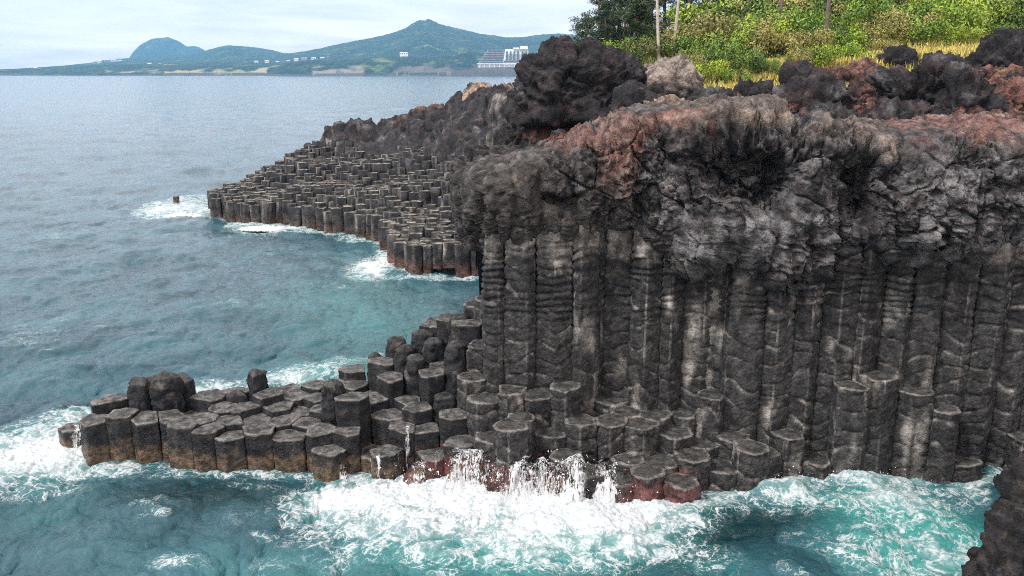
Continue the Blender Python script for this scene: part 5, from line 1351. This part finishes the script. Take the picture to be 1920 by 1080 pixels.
# pines
def pine(px, Y, h, seed, label, crown_from=.35, spread=2.2, lean=0, bark=None, needles=9000, py_hint=None):
    r = np.random.RandomState(seed); x = (px - CX) / F * Y * CP; z = ground_at(x, Y) - .2
    o = empty('pine_tree', (x, Y, z))
    path = [(lean * (t ** 1.5) * h * .1 + .12 * math.sin(t * 5 + seed), .1 * math.sin(t * 4 + seed * 2), t * h) for t in np.linspace(0, 1, 14)]
    V, Fq = tube(path, .022 * h + .04, .03, 9)
    parts = [(V, Fq)]; cs, rs_ = [], []
    nb = 30
    for k in range(nb):
        t = crown_from + (1 - crown_from) * (k / nb) ** .9; a = r.rand() * 6.28
        L = spread * (1.08 - .75 * ((t - crown_from) / (1 - crown_from)) ** 1.3) * r.uniform(.6, 1.1)
        p0 = np.array(path[int(t * 13)]); p1 = p0 + [math.cos(a) * L, math.sin(a) * L, L * r.uniform(.05, .4)]
        pm = (p0 + p1) / 2 + [0, 0, L * .06]
        parts.append(tube([p0, pm, p1], .05, .015, 5))
        for q in range(4):
            f = .4 + .2 * q; cs.append(p0 + (p1 - p0) * f + r.normal(0, .16, 3) + [0, 0, .12]); rs_.append(L * r.uniform(.17, .32) + .14)
    cs.append(np.array(path[-1])); rs_.append(.5)
    Vt, Ft = join(parts)
    mk('trunk', np_mesh('trunk', Vt, Ft, None, bark or M_BARK), parent=o)
    Vc, Fc_ = leaves(cs, rs_, needles, .045, seed, .5, 2.8)
    mk('crown', np_mesh('crown', Vc, Fc_, None, M_PINE, smooth=False), parent=o)
    tag(o, label, 'tree', 'pines and bare trunks on the hillside'); return o
for a in [(1108, 84, 6.4, 1, 'outermost dark pine leaning over the huge boulder', .04, 2.1, -1.0), (1138, 88, 7.4, 2, 'second dark pine from the left with foliage down to the ground', .05, 2.2, -.5),
          (1170, 90, 7.6, 3, 'thick dark pine left of the two bare pale poles', .12, 2.3), (1203, 90, 7.8, 4, 'dark pine just left of the first bare pale pole', .18, 2.2), (1285, 98, 11, 5, 'dark pine crown right of the second bare pale pole', .42, 3.0),
          (1330, 100, 11, 6, 'dark spreading pine behind the bright shrubs', .38, 3.0), (1385, 104, 11, 7, 'dark pine left of the leaning brown trunk', .45, 3.0), (1452, 82, 10, 8, 'thin brown-trunked pine leaning out of the middle shrubs', .62, 2.2, 1),
          (1543, 76, 9.5, 9, 'slim reddish-trunked pine above the bright bush', .7, 2.0, .6), (1600, 100, 11, 10, 'dark pine behind the right shrubs', .4, 3.0), (1682, 84, 8, 11, 'pale forked pine trunk on the right slope', .55, 2.4), (1760, 102, 11, 12, 'dark pine high on the right slope', .45, 3.0),
          (1500, 105, 11, 13, 'dark pine between the two brown trunks', .35, 3.2), (1850, 104, 10, 14, 'dark pine near the top right corner', .5, 3.0), (1243, 104, 11, 15, 'dark pine seen between the two bare pale poles', .35, 2.6), (1190, 78, 5.5, 16, 'young thin pine standing in the shrubs', .4, 1.2), (1160, 100, 11, 17, 'hazy dark pine behind the left group', .3, 2.6)] + [(px, Y, 8.5, 20 + i, lab, .04, 3.0) for i, (px, Y, lab) in enumerate([
    (1122, 94, 'broad low-branched pine behind the outermost pine'), (1150, 98, 'broad dark pine with drooping boughs in the left group'), (1188, 102, 'low-branched pine at the back of the left group'), (1218, 106, 'dark pine behind the first bare pole'), (1272, 108, 'dark pine behind the second bare pole'), (1310, 108, 'low-branched pine left of the spreading pine'),
    (1360, 112, 'dense back pine above the bright shrubs'), (1420, 112, 'dense back pine above the olive scrub'), (1470, 112, 'dense back pine between the brown trunks'), (1530, 114, 'dense back pine above the slim reddish trunk'), (1580, 114, 'dense back pine right of the slim reddish trunk'), (1650, 112, 'dense back pine left of the pale forked trunk')])]:
    pine(*a)
for px, Y, h, lab, sd in [(1236, 74, 7.6, 'left bare pale pole-like trunk', 1), (1260, 75, 8.2, 'right bare pale pole-like trunk', 2)]:
    x = (px - CX) / F * Y * CP; z = ground_at(x, Y) - .3
    path = [((-.35 if sd == 1 else .28) * t * 1.6, .03 * math.sin(t * 6), t * h) for t in np.linspace(0, 1, 12)]
    pts = [tube(path, .15, .09, 9)]
    for k in range(5):
        p0 = np.array(path[5 + k]); pts.append(tube([p0, p0 + [(-1) ** k * .35, .1, .18]], .03, .012, 5))
    V, Fq = join(pts); o = mk('bare_trunk', np_mesh('bare_trunk', V, Fq, None, M_PALEBARK), (x, Y, z)); tag(o, lab + ' rising out of the shrubs', 'tree', 'pines and bare trunks on the hillside')
# small plants on the rocks
# ------------------------------------------------------------------ air, sky, sun, camera
v = flat_material('unused', (1, 1, 1)); bpy.data.materials.remove(v)
m = bpy.data.materials.new('haze'); m.use_nodes = True; nt = m.node_tree; nt.nodes.clear(); T = NT(nt)
out = T.n('ShaderNodeOutputMaterial'); pv = T.n('ShaderNodeVolumePrincipled')
pv.inputs['Color'].default_value = (.26, .63, 1.0, 1); pv.inputs['Density'].default_value = 1.05e-4; pv.inputs['Anisotropy'].default_value = .2
T.l(pv.outputs[0], out.inputs['Volume'])
hz_ = boxes('haze', [(-9300, 9300, -400, 10800, -11, 1050, (0, 0, 0))], m); hz_['kind'] = 'stuff'; hz_['label'] = 'pale blue sea haze fading the far mountains'; hz_['category'] = 'haze'

w = bpy.data.worlds.new('World'); SC.world = w; w.use_nodes = True; nt = w.node_tree; nt.nodes.clear(); T = NT(nt)
out = T.n('ShaderNodeOutputWorld'); bg = T.n('ShaderNodeBackground'); T.l(bg.outputs[0], out.inputs[0])
SUN_EL, SUN_AZ = 52, 238      # degrees
sky = T.n('ShaderNodeTexSky'); sky.sky_type = 'NISHITA'; sky.sun_disc = False; sky.sun_elevation = R(SUN_EL); sky.sun_rotation = R(SUN_AZ); sky.air_density = 1.0; sky.dust_density = 2.0
tc = T.n('ShaderNodeTexCoord').outputs['Generated']
sx = T.n('ShaderNodeSeparateXYZ'); T.l(tc, sx.inputs[0])
zc = T.math('MAXIMUM', sx.outputs[2], .0)
pr = T.n('ShaderNodeVectorMath', operation='MULTIPLY'); T.l(tc, pr.inputs[0])
inv = T.math('DIVIDE', 1.0, T.math('ADD', zc, .09)); cb_ = T.n('ShaderNodeCombineXYZ'); T.l(inv, cb_.inputs[0]); T.l(inv, cb_.inputs[1]); cb_.inputs[2].default_value = 0
T.l(cb_.outputs[0], pr.inputs[1])
n1 = T.noise(pr.outputs[0], .55, 6, .55, .3); n2 = T.noise(pr.outputs[0], .17, 3, .5)
cover_ = T.ramp(T.math('ADD', T.math('MULTIPLY', n1, .6), T.math('MULTIPLY', n2, .6)), .38, .66, .55, 1.0)
shade = T.ramp(T.noise(pr.outputs[0], .8, 5, .6, .4), .3, .7, .82, 1.05)
cl_ = T.n('ShaderNodeCombineColor')
for i, q in enumerate((18.4, 15.9, 15.2)): T.l(T.math('MULTIPLY', shade, q), cl_.inputs[i])
c = T.mix(cover_, sky.outputs[0], cl_.outputs[0]); T.l(c, bg.inputs[0]); bg.inputs[1].default_value = .10

l = bpy.data.lights.new('sun', 'SUN'); l.energy = 3.3; l.angle = R(11); l.color = (1, .98, .95)
s = bpy.data.objects.new('sun', l); link(s)
az = R(SUN_AZ); d = Vector((math.sin(az) * math.cos(R(SUN_EL)), math.cos(az) * math.cos(R(SUN_EL)), math.sin(R(SUN_EL))))
s.rotation_euler = d.to_track_quat('Z', 'Y').to_euler(); s.location = (-30, -30, 60)

cam = bpy.data.cameras.new('camera'); co = bpy.data.objects.new('camera', cam); link(co)
co.location = (0, 0, HH); co.rotation_euler = (R(90) - PITCH, 0, 0)
cam.sensor_width = 36; cam.lens = 36 * F / 1920; cam.clip_end = 40000; cam.clip_start = .2
SC.camera = co
SC.view_settings.view_transform = 'Standard'; SC.view_settings.look = 'None'; SC.view_settings.exposure = 0.35; SC.view_settings.gamma = 1
SC.cycles.use_denoising = False
SC.cycles.sample_clamp_direct = 2.2; SC.cycles.sample_clamp_indirect = 1.5
try: SC.cycles.denoiser = 'OPENIMAGEDENOISE'
except Exception: pass
SC.cycles.filter_width = 1.0
SC.cycles.max_bounces = 6; SC.cycles.diffuse_bounces = 3; SC.cycles.glossy_bounces = 3; SC.cycles.transparent_max_bounces = 12; SC.cycles.volume_bounces = 0
SC.cycles.transmission_bounces = 2; SC.cycles.caustics_reflective = False; SC.cycles.caustics_refractive = False
